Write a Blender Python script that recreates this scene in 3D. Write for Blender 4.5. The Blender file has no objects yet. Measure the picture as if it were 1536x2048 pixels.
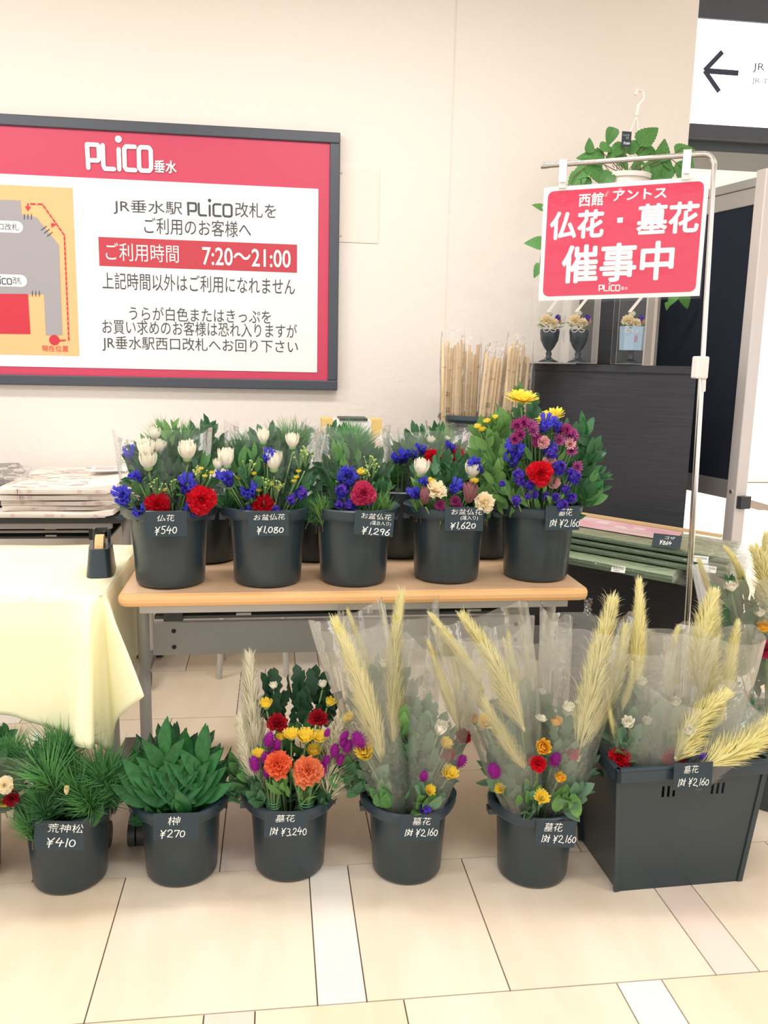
import bpy, math, random
from math import sin, cos, pi, radians
from mathutils import Vector, Matrix, noise

# ------------------------------------------------------------------ camera
S = bpy.context.scene
COL = S.collection
FPX, IW, IH = 1680.0, 1536, 2048
PITCH, YAW, ROLL, CAMZ = radians(10.1), radians(7.5), radians(1.25), 1.28
CP = Vector((0, 0, CAMZ))
FW = Vector((sin(YAW) * cos(PITCH), cos(YAW) * cos(PITCH), -sin(PITCH)))
_r0 = Vector((cos(YAW), -sin(YAW), 0)); _u0 = _r0.cross(FW)
RT = _r0 * cos(ROLL) + _u0 * sin(ROLL); UP = RT.cross(FW)
cam = bpy.data.cameras.new('camera'); camo = bpy.data.objects.new('camera', cam); COL.objects.link(camo)
camo.matrix_world = Matrix(((RT.x, UP.x, -FW.x, 0), (RT.y, UP.y, -FW.y, 0), (RT.z, UP.z, -FW.z, CAMZ), (0, 0, 0, 1)))
cam.sensor_fit = 'VERTICAL'; cam.sensor_height = 24.0; cam.lens = FPX * 24.0 / IH; cam.clip_start = .05
S.camera = camo

# ------------------------------------------------------------------ world, exposure, lights
W = bpy.data.worlds.new('world'); S.world = W; W.use_nodes = True
bg = W.node_tree.nodes['Background']; bg.inputs[0].default_value = (1.0, .985, .965, 1); bg.inputs[1].default_value = 1.15
S.view_settings.view_transform = 'Standard'; S.view_settings.look = 'None'
S.view_settings.exposure = 0.16; S.view_settings.gamma = 1.0; S.view_settings.use_curve_mapping = False
S.cycles.transparent_max_bounces = 24; S.cycles.max_bounces = 8

def area(loc, sx, sy, power, col=(1, .98, .95), rot=(0, 0, 0)):
    l = bpy.data.lights.new('ceiling_lamp', 'AREA'); l.shape = 'RECTANGLE'; l.size = sx; l.size_y = sy
    l.energy = power; l.color = col
    o = bpy.data.objects.new('ceiling_lamp', l); o.location = loc; o.rotation_euler = rot; COL.objects.link(o); return o
LAMPS = [(-1.6, 2.3), (0.4, 2.3), (-1.6, 0.2), (0.4, 0.2), (2.4, 0.2), (3.3, 5.0), (3.0, 7.0), (2.9, 10.0)]
for (lx, ly) in LAMPS:
    area((lx, ly, 2.955), 1.15, .30, 26 if ly < 3 else 100)

# ------------------------------------------------------------------ helpers
def at(px, py, Y):
    "world point seen at a pixel of the 1536x2048 photograph on the vertical plane y = Y"
    d = FW + RT * ((px - IW / 2) / FPX) - UP * ((py - IH / 2) / FPX)
    return CP + d * (Y / d.y)

def atz(px, py, z):
    d = FW + RT * ((px - IW / 2) / FPX) - UP * ((py - IH / 2) / FPX)
    return CP + d * ((z - CAMZ) / d.z)

def lin(h):
    h = h.lstrip('#'); o = []
    for i in (0, 2, 4):
        c = int(h[i:i + 2], 16) / 255
        o.append(c / 12.92 if c <= .04045 else ((c + .055) / 1.055) ** 2.4)
    return (o[0], o[1], o[2], 1)

MATS = {}
def mat(name, color, rough=.5, metal=0.0, spec=.5, bump=0, bscale=50, vary=0, emit=0, coat=0, col2=None, cscale=8, sss=0, trans=0, stretch=None, detail=3, transl=0):
    m = bpy.data.materials.new(name); m.use_nodes = True; MATS[name] = m
    nt = m.node_tree; b = nt.nodes['Principled BSDF']
    c = lin(color)
    b.inputs['Base Color'].default_value = c; b.inputs['Roughness'].default_value = rough
    b.inputs['Metallic'].default_value = metal; b.inputs['Specular IOR Level'].default_value = spec
    b.inputs['Coat Weight'].default_value = coat
    if trans: b.inputs['Transmission Weight'].default_value = trans
    tc = nt.nodes.new('ShaderNodeTexCoord'); src = tc.outputs['Object']
    if stretch:
        mp = nt.nodes.new('ShaderNodeMapping'); mp.inputs['Scale'].default_value = stretch
        nt.links.new(src, mp.inputs['Vector']); src = mp.outputs['Vector']
    out = None
    if col2:
        n = nt.nodes.new('ShaderNodeTexNoise'); n.inputs['Scale'].default_value = cscale; n.inputs['Detail'].default_value = detail
        r = nt.nodes.new('ShaderNodeValToRGB'); r.color_ramp.elements[0].color = c; r.color_ramp.elements[1].color = lin(col2)
        r.color_ramp.elements[0].position = .38; r.color_ramp.elements[1].position = .62
        nt.links.new(src, n.inputs['Vector']); nt.links.new(n.outputs['Fac'], r.inputs['Fac']); out = r.outputs['Color']
    if vary:
        oi = nt.nodes.new('ShaderNodeObjectInfo'); hs = nt.nodes.new('ShaderNodeHueSaturation')
        mr = nt.nodes.new('ShaderNodeMapRange'); mr.inputs['To Min'].default_value = 1 - vary; mr.inputs['To Max'].default_value = 1 + vary
        nt.links.new(oi.outputs['Random'], mr.inputs['Value']); nt.links.new(mr.outputs['Result'], hs.inputs['Value'])
        if out: nt.links.new(out, hs.inputs['Color'])
        else: hs.inputs['Color'].default_value = c
        out = hs.outputs['Color']
    if out: nt.links.new(out, b.inputs['Base Color'])
    if bump:
        n = nt.nodes.new('ShaderNodeTexNoise'); n.inputs['Scale'].default_value = bscale; n.inputs['Detail'].default_value = 4
        bp = nt.nodes.new('ShaderNodeBump'); bp.inputs['Strength'].default_value = bump; bp.inputs['Distance'].default_value = .004
        nt.links.new(src, n.inputs['Vector']); nt.links.new(n.outputs['Fac'], bp.inputs['Height']); nt.links.new(bp.outputs['Normal'], b.inputs['Normal'])
    if transl:
        tl = nt.nodes.new('ShaderNodeBsdfTranslucent'); mx = nt.nodes.new('ShaderNodeMixShader'); mx.inputs[0].default_value = transl
        if out: nt.links.new(out, tl.inputs['Color'])
        else: tl.inputs['Color'].default_value = c
        nt.links.new(b.outputs[0], mx.inputs[1]); nt.links.new(tl.outputs[0], mx.inputs[2]); nt.links.new(mx.outputs[0], nt.nodes['Material Output'].inputs['Surface'])
    if emit:
        b.inputs['Emission Color'].default_value = c; b.inputs['Emission Strength'].default_value = emit
    return m

def film_mat(name, haze=.10, tint='#f4f4ee', edge=.35, bump=.5, bscale=14, base=.015):
    m = bpy.data.materials.new(name); m.use_nodes = True; nt = m.node_tree; MATS[name] = m
    for n in list(nt.nodes): nt.nodes.remove(n)
    out = nt.nodes.new('ShaderNodeOutputMaterial'); tr = nt.nodes.new('ShaderNodeBsdfTransparent')
    gl = nt.nodes.new('ShaderNodeBsdfGlossy'); gl.inputs['Roughness'].default_value = .12; gl.inputs['Color'].default_value = (1, 1, 1, 1)
    df = nt.nodes.new('ShaderNodeBsdfTranslucent'); df.inputs['Color'].default_value = lin(tint)
    d2 = nt.nodes.new('ShaderNodeBsdfDiffuse'); d2.inputs['Color'].default_value = lin(tint)
    a0 = nt.nodes.new('ShaderNodeMixShader'); a0.inputs[0].default_value = .5
    nt.links.new(df.outputs[0], a0.inputs[1]); nt.links.new(d2.outputs[0], a0.inputs[2])
    m1 = nt.nodes.new('ShaderNodeMixShader'); m1.inputs[0].default_value = haze
    nt.links.new(tr.outputs[0], m1.inputs[1]); nt.links.new(a0.outputs[0], m1.inputs[2])
    lw = nt.nodes.new('ShaderNodeFresnel'); lw.inputs['IOR'].default_value = 1.45
    ml = nt.nodes.new('ShaderNodeMath'); ml.operation = 'MULTIPLY_ADD'; ml.inputs[1].default_value = edge * 1.6; ml.inputs[2].default_value = base
    nt.links.new(lw.outputs[0], ml.inputs[0])
    m2 = nt.nodes.new('ShaderNodeMixShader'); nt.links.new(ml.outputs[0], m2.inputs[0])
    nt.links.new(m1.outputs[0], m2.inputs[1]); nt.links.new(gl.outputs[0], m2.inputs[2])
    tc = nt.nodes.new('ShaderNodeTexCoord'); nz = nt.nodes.new('ShaderNodeTexNoise'); nz.inputs['Scale'].default_value = bscale
    nz.inputs['Detail'].default_value = 3
    bp = nt.nodes.new('ShaderNodeBump'); bp.inputs['Strength'].default_value = bump; bp.inputs['Distance'].default_value = .02
    nt.links.new(tc.outputs['Object'], nz.inputs['Vector']); nt.links.new(nz.outputs['Fac'], bp.inputs['Height'])
    nt.links.new(bp.outputs['Normal'], gl.inputs['Normal']); nt.links.new(bp.outputs['Normal'], lw.inputs['Normal'])
    nt.links.new(m2.outputs[0], out.inputs['Surface'])
    return m

class MB:
    def __init__(s): s.v = []; s.f = []; s.m = []
    def add(s, vs, fs, mi=0):
        b = len(s.v); s.v += [tuple(v) for v in vs]; s.f += [tuple(b + i for i in f) for f in fs]; s.m += [mi] * len(fs); return s
    def box(s, x0, y0, z0, x1, y1, z1, mi=0, M=None):
        vs = [Vector(p) for p in ((x0, y0, z0), (x1, y0, z0), (x1, y1, z0), (x0, y1, z0), (x0, y0, z1), (x1, y0, z1), (x1, y1, z1), (x0, y1, z1))]
        if M: vs = [M @ v for v in vs]
        return s.add(vs, [(0, 3, 2, 1), (4, 5, 6, 7), (0, 1, 5, 4), (1, 2, 6, 5), (2, 3, 7, 6), (3, 0, 4, 7)], mi)
    def tube(s, pts, r, n=8, mi=0, caps=True):
        pts = [Vector(p) for p in pts]; k = len(pts); rs = r if isinstance(r, (list, tuple)) else [r] * k
        vs = []; up = None
        for i, p in enumerate(pts):
            t = (pts[min(i + 1, k - 1)] - pts[max(i - 1, 0)]).normalized()
            if up is None: up = Vector((0, 0, 1)) if abs(t.z) < .9 else Vector((1, 0, 0))
            a = t.cross(up).normalized(); b = t.cross(a).normalized(); up = -b if b.length else up
            up = a.cross(t)
            for j in range(n):
                q = 2 * pi * j / n; vs.append(p + (a * cos(q) + up * sin(q)) * rs[i])
        fs = [(i * n + j, i * n + (j + 1) % n, (i + 1) * n + (j + 1) % n, (i + 1) * n + j) for i in range(k - 1) for j in range(n)]
        if caps: fs += [tuple(range(n - 1, -1, -1)), tuple((k - 1) * n + j for j in range(n))]
        return s.add(vs, fs, mi)
    def lathe(s, prof, n=32, c=(0, 0), mi=0, wob=None):
        vs = []
        for (r, z) in prof:
            for j in range(n):
                q = 2 * pi * j / n; rr = r * (wob(q, z) if wob else 1)
                vs.append((c[0] + rr * cos(q), c[1] + rr * sin(q), z))
        k = len(prof)
        fs = [(i * n + j, i * n + (j + 1) % n, (i + 1) * n + (j + 1) % n, (i + 1) * n + j) for i in range(k - 1) for j in range(n)]
        return s.add(vs, fs, mi)
    def prism(s, pts, y0, y1, mi=0):
        "polygon in x,z extruded between y0 and y1"
        n = len(pts); vs = [(x, y0, z) for x, z in pts] + [(x, y1, z) for x, z in pts]
        return s.add(vs, [tuple(range(n)), tuple(range(2 * n - 1, n - 1, -1))] + [(i, i + n, (i + 1) % n + n, (i + 1) % n) for i in range(n)], mi)
    def vprism(s, pts, z0, z1, mi=0):
        n = len(pts); vs = [(x, y, z0) for x, y in pts] + [(x, y, z1) for x, y in pts]
        return s.add(vs, [tuple(range(n - 1, -1, -1)), tuple(range(n, 2 * n))] + [(i, (i + 1) % n, (i + 1) % n + n, i + n) for i in range(n)], mi)
    def poly(s, pts, y, mi=0): return s.add([(x, y, z) for x, z in pts], [tuple(range(len(pts)))], mi)
    def grid(s, fn, nu, nv, mi=0, closed=False):
        vs = [fn(i / nu, j / nv) for j in range(nv + 1) for i in range(nu + (0 if closed else 1))]
        w = nu if closed else nu + 1
        fs = [(j * w + i, j * w + (i + 1) % w, (j + 1) * w + (i + 1) % w, (j + 1) * w + i) for j in range(nv) for i in range(nu)]
        return s.add(vs, fs, mi)
    def mesh(s, name, mats, smooth=False):
        me = bpy.data.meshes.new(name); me.from_pydata(s.v, [], s.f)
        for m in (mats if isinstance(mats, (list, tuple)) else [mats]): me.materials.append(MATS[m] if isinstance(m, str) else m)
        if any(s.m): me.polygons.foreach_set('material_index', s.m)
        if smooth: me.polygons.foreach_set('use_smooth', [True] * len(me.polygons))
        me.update(); return me
    def build(s, name, mats, parent=None, smooth=False, loc=None, bevel=0, kind=None, label=None, auto=False):
        o = bpy.data.objects.new(name, s.mesh(name, mats, smooth)); COL.objects.link(o); o.parent = parent
        if loc is not None: o.location = loc
        if bevel:
            b = o.modifiers.new('bevel', 'BEVEL'); b.width = bevel; b.segments = 2; b.limit_method = 'ANGLE'
        if auto:
            o.data.polygons.foreach_set('use_smooth', [True] * len(o.data.polygons)); o.data.set_sharp_from_angle(angle=radians(35))
        if kind: o['kind'] = kind
        if label: o['label'] = label
        return o

def inst(name, me, parent, M=None, label=None):
    o = bpy.data.objects.new(name, me); COL.objects.link(o); o.parent = parent
    if M is not None: o.matrix_basis = M
    if label: o['label'] = label
    return o

def thing(name, label, cat, loc=(0, 0, 0), rz=0, group=None, rot=None):
    o = bpy.data.objects.new(name, None); COL.objects.link(o); o.location = loc; o.rotation_euler = rot or (0, 0, rz)
    o.empty_display_size = .05; o['label'] = label; o['category'] = cat
    if group: o['group'] = group
    return o
def tag(o, label, cat, group=None, kind=None):
    o['label'] = label; o['category'] = cat
    if group: o['group'] = group
    if kind: o['kind'] = kind
    return o
def struct(o, label=None):
    o['kind'] = 'structure'
    if label: o['label'] = label
    return o

def basis(p, d, nrm, s=1.0, sx=None):
    "matrix: local +Y along d, local +Z along nrm"
    y = Vector(d).normalized(); z = Vector(nrm); z = (z - y * z.dot(y))
    z = z.normalized() if z.length > 1e-5 else y.orthogonal().normalized()
    x = y.cross(z)
    sx = s if sx is None else sx
    return Matrix(((x.x * sx, y.x * s, z.x * s, p[0]), (x.y * sx, y.y * s, z.y * s, p[1]), (x.z * sx, y.z * s, z.z * s, p[2]), (0, 0, 0, 1)))
def zbasis(p, d, s=1.0, spin=0.0, sx=None):
    "matrix: local +Z along d"
    z = Vector(d).normalized(); x = z.orthogonal().normalized(); y = z.cross(x)
    a = x * cos(spin) + y * sin(spin); b = z.cross(a); sx = s if sx is None else sx
    return Matrix(((a.x * sx, b.x * sx, z.x * s, p[0]), (a.y * sx, b.y * sx, z.y * s, p[1]), (a.z * sx, b.z * sx, z.z * s, p[2]), (0, 0, 0, 1)))

# ------------------------------------------------------------------ writing
_tc = {}
def text_mesh(s, bold=0.0, spacing=1.0):
    k = (s, bold, spacing)
    if k in _tc: return _tc[k]
    c = bpy.data.curves.new('t', 'FONT'); c.body = s; c.offset = bold; c.resolution_u = 3; c.space_character = spacing; c.space_line = 1.15
    o = bpy.data.objects.new('t', c); COL.objects.link(o); bpy.context.view_layer.update()
    dg = bpy.context.evaluated_depsgraph_get(); me = bpy.data.meshes.new_from_object(o.evaluated_get(dg))
    vs = [v.co.copy() for v in me.vertices]; fs = [tuple(p.vertices) for p in me.polygons]
    bpy.data.objects.remove(o); bpy.data.curves.remove(c); bpy.data.meshes.remove(me)
    x0 = min(v.x for v in vs); x1 = max(v.x for v in vs); y0 = min(v.y for v in vs); y1 = max(v.y for v in vs)
    vs = [((v.x - x0) / max(x1 - x0, 1e-6), (v.y - y0) / max(y1 - y0, 1e-6)) for v in vs]
    _tc[k] = (vs, fs, (x1 - x0) / max(y1 - y0, 1e-6)); return _tc[k]
def put_text(mb, s, x0, z0, x1, z1, y, bold=0.0, spacing=1.0, shear=0.0, jit=0.0, mi=0, seed=0, q=None):
    if bold > .009 and not jit:   # heavy weight: overlaid copies, each a hair in front of the last
        e = bold * .5 * ((z1 - z0) if not q else 1.0)
        ar = text_mesh(s, 0, spacing)[2]
        for k in range(8):
            dx, dz = e * cos(k * pi / 4), e * sin(k * pi / 4)
            if q:
                du, dv = dx / ar, dz; put_text(mb, s, x0, z0, x1, z1, y - k * .00002, 0, spacing, shear, 0, mi, 0, [(a_ + du * (q[1][0] - q[0][0]), b_ + dv * (q[0][1] - q[3][1])) for a_, b_ in q])
            else: put_text(mb, s, x0 + dx, z0 + dz, x1 + dx, z1 + dz, y - k * .00002, 0, spacing, shear, 0, mi)
        return
    if bold > 0: bold = 0
    vs, fs, ar = text_mesh(s, bold, spacing); h = z1 - z0; w = x1 - x0
    out = []
    for (u, v) in vs:
        if jit:
            n = noise.noise_vector((u * w / h * 1.7 + seed, v * 1.7, seed * 3.1)); u2 = u + n.x * jit * h / w; v2 = v + n.y * jit
        else: u2, v2 = u, v
        if q:
            a = Vector(q[0]).lerp(Vector(q[1]), u2); b = Vector(q[3]).lerp(Vector(q[2]), u2); p = b.lerp(a, v2); out.append((p.x, y, p.y))
        else: out.append((x0 + u2 * w + shear * v2 * h, y, z0 + v2 * h))
    mb.add(out, fs, mi)

def strokes(mb, lines, y, wd, fn=lambda p: p, mi=0):
    k = 0
    for ln in lines:
        P = [Vector(fn(p)) for p in ln]
        for a, b in zip(P, P[1:]):
            d = b - a
            if d.length < 1e-7: continue
            n = Vector((-d.y, d.x)).normalized() * wd / 2
            k += 1; y_ = y - k * .00001
            mb.add([(a.x - n.x, y_, a.y - n.y), (b.x - n.x, y_, b.y - n.y), (b.x + n.x, y_, b.y + n.y), (a.x + n.x, y_, a.y + n.y)], [(0, 1, 2, 3)], mi)
        for p in P:
            k += 1; y_ = y - k * .00001
            mb.add([(p.x + wd / 2 * cos(2 * pi * i / 8), y_, p.y + wd / 2 * sin(2 * pi * i / 8)) for i in range(8)], [tuple(range(8))], mi)
def arc(cx, cy, rx, ry, a0, a1, n=10):
    return [(cx + rx * cos(radians(a0 + (a1 - a0) * i / n)), cy + ry * sin(radians(a0 + (a1 - a0) * i / n))) for i in range(n + 1)]
HAND = {
    '0': ([arc(.3, .42, .24, .38, 100, 450)], .62), '1': ([[(.25, .95), (.18, .02)]], .36),
    '2': ([[(.08, .72)] + arc(.3, .7, .22, .25, 150, -40, 6) + [(.08, .1), (.62, .04)]], .66),
    '3': ([[(.1, .9)] + arc(.28, .72, .22, .2, 100, -80, 6) + arc(.28, .26, .28, .26, 80, -130, 8)], .6),
    '4': ([[(.3, .95), (.05, .42), (.7, .46)], [(.5, .7), (.4, .02)]], .7),
    '5': ([[(.18, .9), (.14, .55)] + arc(.28, .3, .26, .28, 100, -130, 8), [(.18, .9), (.58, .93)]], .64),
    '6': ([[(.45, .95), (.15, .5)] + arc(.3, .25, .22, .24, 170, 520, 10)], .58),
    '7': ([[(.08, .75), (.1, .9), (.58, .88), (.3, .0)]], .6),
    '8': ([[(.5, .85)] + arc(.3, .72, .2, .18, 40, 230, 6) + arc(.32, .22, .24, .24, 90, -250, 9) + [(.5, .85)]], .62),
    '9': ([arc(.3, .68, .22, .22, 20, 360, 9), [(.52, .78), (.4, .0)]], .6),
    'Y': ([[(.05, .95), (.28, .55), (.6, .98)], [(.28, .55), (.24, -.1)], [(.08, .5), (.5, .56)], [(.06, .28), (.48, .34)]], .68),
    ',': ([[(.1, .06), (.04, -.08)]], .22), ' ': ([], .3),
    'T': ([[(.02, .75), (.42, .8)], [(.24, .98), (.22, .78)], [(.4, .7), (.05, .1)], [(.08, .55), (.4, .2)], [(.5, .62), (.85, .66)], [(.72, .98), (.68, .08), (.58, .16)], [(.54, .42), (.6, .34)]], .95),
}
def hand(mb, s, x, z, h, y, wd=None, slant=.12, seed=0):
    rnd = random.Random(seed); wd = wd or h * .11; y0 = y
    for ch in s:
        ls, adv = HAND[ch]; dz = rnd.uniform(-.06, .06) * h; sc = rnd.uniform(.92, 1.06)
        strokes(mb, ls, y, wd, lambda p: (x + (p[0] + slant * p[1]) * h * .92, z + dz + p[1] * h * sc))
        x += adv * h * .98
    return x
def hand_width(s): return sum(HAND[c][1] for c in s) * .98

LOGO = [([[(0.02, 0), (0, .72), (.42, .72), (.46, .66), (.46, .3), (.4, .24), (.14, .24)]], .62), ([[(0, .72), (0, .1), (.06, 0), (.42, 0)]], .55),
        ([[(.08, .62), (.08, 0)], [(.08, .93), (.081, .93)]], .3), ([[(.42, .72), (.08, .72), (0, .64), (0, .08), (.08, 0), (.42, 0)]], .58),
        ([[(.08, .72), (.4, .72), (.48, .64), (.48, .08), (.4, 0), (.08, 0), (0, .08), (0, .64), (.08, .72)]], .5)]
def logo(mb, x0, z0, x1, z1, y, wd=.13, mi=0, tilt=0.0):
    tot = sum(a for _, a in LOGO); sx = (x1 - x0) / tot; sz = (z1 - z0) / 1.0; x = 0
    for k, (ls, adv) in enumerate(LOGO):
        f = lambda p: (x0 + (x + p[0]) * sx, z0 + p[1] * sz + tilt * (x + p[0]) / tot)
        strokes(mb, ls, y, wd * sz, f, mi)
        if k == 2:
            c = f((.08, .93)); r = .11 * sz
            mb.add([(c[0] + r * cos(2 * pi * i / 14), y, c[1] + r * sin(2 * pi * i / 14)) for i in range(14)], [tuple(range(14))], mi)
        x += adv

# ------------------------------------------------------------------ materials
mat('wall_plaster', '#f1e8df', .85, bump=.55, bscale=38)
mat('wall_smooth', '#f0e4d8', .7)
mat('joint', '#c9b8a6', .9)
mat('ceiling_white', '#ece4da', .9)
TILE = ['tile_cream', 'tile_warm', 'tile_pale', 'tile_pink']
for n_, a_, b_ in (('tile_cream', '#e2d1bb', '#e9dbc8'), ('tile_warm', '#e1ceb3', '#e8d8c0'), ('tile_pale', '#f2ece2', '#ede4d9'), ('tile_pink', '#e0cdc0', '#e6d5ca')):
    mat(n_, a_, .34, col2=b_, cscale=2.5, stretch=(3.0, .7, 1), detail=5, spec=.4)
mat('grout', '#6f6256', .9)
mat('black_plastic', '#2a373d', .30, spec=.55, bump=.04, bscale=300)
mat('black_rim', '#2d3c46', .34, spec=.5)
mat('dark_card', '#2c3a42', .7)
mat('chalk', '#f4f4ee', .6)
mat('table_wood', '#dfb893', .38, col2='#e3bf9b', cscale=3, stretch=(1, 12, 1))
mat('table_edge', '#eab67c', .4)
mat('grey_metal', '#c2bfb8', .42, metal=.1)
mat('dark_metal', '#4c5355', .5, metal=.3)
mat('panel_grey', '#dad7d2', .6)
mat('foot_grey', '#6d6a6b', .6)
mat('caster_black', '#3a3a3c', .5)
mat('cloth_cream', '#f8f3cd', .85, bump=.06, bscale=400)
mat('chrome', '#e6e2de', .12, metal=1.0)
mat('white_plastic', '#ece9e2', .35)
mat('sign_frame', '#4b4f58', .42, metal=.2)
mat('sign_red', '#cc4260', .45)
mat('sign_white', '#f3f1ee', .4)
mat('sign_text', '#43474f', .5)
mat('sign_bar', '#c13a48', .45)
mat('map_orange', '#f2bd84', .5); mat('map_grey', '#a39fa3', .5); mat('map_red', '#cb2f40', .5)
mat('poster_red', '#e02353', .30, coat=.6, bump=.25, bscale=9)
mat('poster_white', '#fbf7f5', .3, coat=.3)
mat('lightbox', '#ffffff', .5, emit=1.6)
mat('lamp_glow', '#fff4e6', .5, emit=6)
mat('arrow_grey', '#474b5b', .9, spec=.1); mat('faint_text', '#55535f', .9, spec=.1); mat('faint_small', '#85828c', .9, spec=.1)
mat('counter_black', '#2a2c30', .5, col2='#33343a', cscale=6, stretch=(1, 1, 40), bump=.05, bscale=80)
mat('felt_navy', '#141c2c', .95)
mat('aluminium', '#b9b5b3', .4, metal=.55)
mat('aluminium_pale', '#d9d1cd', .4, metal=.3)
mat('beige_panel', '#efe6c8', .7)
mat('mat_green', '#bcc1a6', .6, col2='#a9b092', cscale=30, stretch=(1, 8, 20)); mat('mat_dark', '#98aa8a', .6, col2='#abb899', cscale=30, stretch=(1, 6, 20))
mat('mat_edge', '#6a8468', .6); mat('pale_pink', '#eed6da', .5); mat('pink_paper', '#dcaab6', .5, col2='#e6c6cc', cscale=5); mat('tan_board', '#d8b888', .6)
mat('label_white', '#f0efeb', .5); mat('label_print', '#84807c', .6)
mat('stick_wood', '#efd8b2', .6, col2='#e4c79b', cscale=10, stretch=(8, 8, 1), vary=.1)
mat('stick_node', '#d8b27a', .6); mat('ink', '#4e3f35', .6)
mat('newsprint', '#eadfd3', .8, col2='#f1e8df', cscale=3); mat('news_pink', '#e2c3c2', .8); mat('news_ink', '#a88f92', .8)
mat('dark_bag', '#6a6e75', .4, coat=.3); mat('cardboard', '#e4c47c', .7)
mat('tape', '#e6bf85', .4); mat('tape_pale', '#d9cf9c', .4)
mat('vase_navy', '#122631', .3, coat=.2); mat('vase_blue', '#a9c6dc', .4)
mat('acorn_white', '#efe9df', .5); mat('pot_white', '#ece6dd', .45)
mat('hanger_white', '#f3ece4', .4)
mat('stool_black', '#2b2a2c', .5)
G = dict(vary=.16, spec=.35, transl=.22)
mat('leaf_deep', '#3c6a48', .42, col2='#4c7a50', cscale=20, **G); mat('leaf_mid', '#528548', .42, col2='#629556', cscale=16, **G)
mat('leaf_light', '#76a35a', .45, col2='#689650', cscale=16, **G); mat('leaf_dark', '#2c5038', .5, **G)
mat('leaf_sakaki', '#2e6a3a', .30, col2='#3a7a43', cscale=5, **G); mat('leaf_plant', '#62994f', .4, col2='#528a4c', cscale=14, **G)
mat('leaf_dusty', '#6b8f70', .55, **G)
mat('pine_green', '#64a05c', .45, vary=.2, transl=.2); mat('pine_dark', '#4a8052', .5, vary=.2, transl=.2)
mat('stem_green', '#7ea068', .5); mat('bud_green', '#a9bf6a', .5); mat('twig', '#6b5a44', .7)
mat('plume', '#f6f0ba', .8, col2='#fbf6cc', cscale=4, vary=.04, transl=.5); mat('plume_pale', '#f3efdc', .8, transl=.5); mat('plume_stem', '#e4dca4', .7)
P_ = dict(spec=.2, transl=.32)
mat('petal_white', '#f8f5e6', .6, **P_); mat('petal_yellow', '#fbe45e', .55, **P_); mat('petal_gold', '#f8ca48', .55, **P_)
mat('petal_red', '#d91f31', .55, **P_); mat('petal_crimson', '#ab1a2c', .6, **P_); mat('petal_cherry', '#cc3f6b', .55, **P_)
mat('petal_cream', '#fdf0d2', .6, **P_); mat('petal_blush', '#f3c4c4', .6, **P_); mat('petal_mauve', '#c068a4', .6, **P_); mat('petal_orchid', '#b44a8c', .6, **P_)
mat('petal_blue', '#6260de', .55, **P_); mat('petal_indigo', '#4c40be', .55, **P_); mat('petal_violet', '#7448c4', .6, **P_); mat('petal_lilac', '#c3aad6', .6, **P_)
mat('petal_magenta', '#a42a9c', .6, **P_); mat('petal_orange', '#f07a50', .6, **P_); mat('petal_coral', '#ef9468', .6, **P_); mat('lotus', '#a35f6f', .55, col2='#8f7264', cscale=9, **P_)
mat('band_green', '#63c39a', .4)
film_mat('film', .17, bump=.6, edge=.36); film_mat('film_thin', .05, edge=.30, bump=.6); film_mat('film_haze', .25, edge=.30, tint='#eeeadc', bump=.4, bscale=9)
film_mat('pocket', .0, edge=.30, bump=.7, bscale=9, base=.0)
film_mat('clear_box', .012, edge=.28, bump=.05, base=0)
film_mat('film_crinkle', .07, edge=.42, bump=.6, bscale=30)

R = random.Random(7)

# ================================================================== SETTING
WY = 3.80; WX = 1.84
struct(MB().box(-4, WY, 0, .757, WY + .3, 3.0).box(.765, WY, 0, WX, WY + .3, 3.0).box(.757, WY + .004, 0, .765, WY + .3, 3).build('wall_back', 'wall_plaster'), 'cream stucco wall behind the flower stall')
struct(MB().box(-4, -3.5, -.1, 6, 16, -.004).build('floor', 'grout'), 'cream stone tile floor')
FLOOR = bpy.data.objects['floor']
# stone tiles, each its own piece
tw = [(0, .10), (.10, .30), (.40, .455)]; PER = .855; ROWD = .4755; Y0 = 1.495
rows = range(-3, 16)
_tm = {}
def tile_mesh(w, m):
    k = (round(w, 3), m)
    if k not in _tm:
        g = .0016; _tm[k] = MB().box(-w / 2 + g, -ROWD / 2 + g, -.012, w / 2 - g, ROWD / 2 - g, 0).mesh('tile', m)
    return _tm[k]
RT_ = random.Random(3)
for r in rows:
    y = Y0 + r * ROWD; off = .084 if r % 2 == 0 else -.141
    xa, xb = (-2.2, 3.2) if y < 3.6 else (1.2, 4.6)
    if y > 3.3 and y < 3.8: xa, xb = -2.2, 4.0
    k0 = int((xa - off) / PER) - 1
    for k in range(k0, k0 + 9):
        for ti, (o_, w_) in enumerate(tw):
            cx = off + k * PER + o_ + w_ / 2
            if cx < xa or cx > xb: continue
            m = RT_.choice(['tile_pale', 'tile_pink']) if ti == 0 else ('tile_cream' if RT_.random() < .5 else 'tile_warm')
            if ti == 0 and r == 0: m = 'tile_pale' if k == 0 else 'tile_pink'
            if ti == 0 and r == -1: m = 'tile_pink' if k == 0 else 'tile_pale'
            inst('tile', tile_mesh(w_, m), FLOOR, Matrix.Translation((cx, y + ROWD / 2, 0)))
far = MB().box(1.2, Y0 + 16 * ROWD + .003, -.01, 6, 16, -.001).box(4.75, -3, -.01, 6, 9, -.001).box(-4, -3.5, -.01, -2.5, 9, -.001).build('far_floor', 'tile_cream', FLOOR); far['kind'] = 'stuff'
struct(MB().box(-4, -3.5, 3.0, 6, 16, 3.1).build('ceiling', 'ceiling_white'), 'white ceiling')
struct(MB().box(WX - .1, 15.8, 0, 6, 16, 3.0).box(WX - .3, WY + .3, 0, WX, 16, 3.0).build('wall_far', 'wall_smooth'), 'pale corridor walls beyond the wall end')
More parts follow.
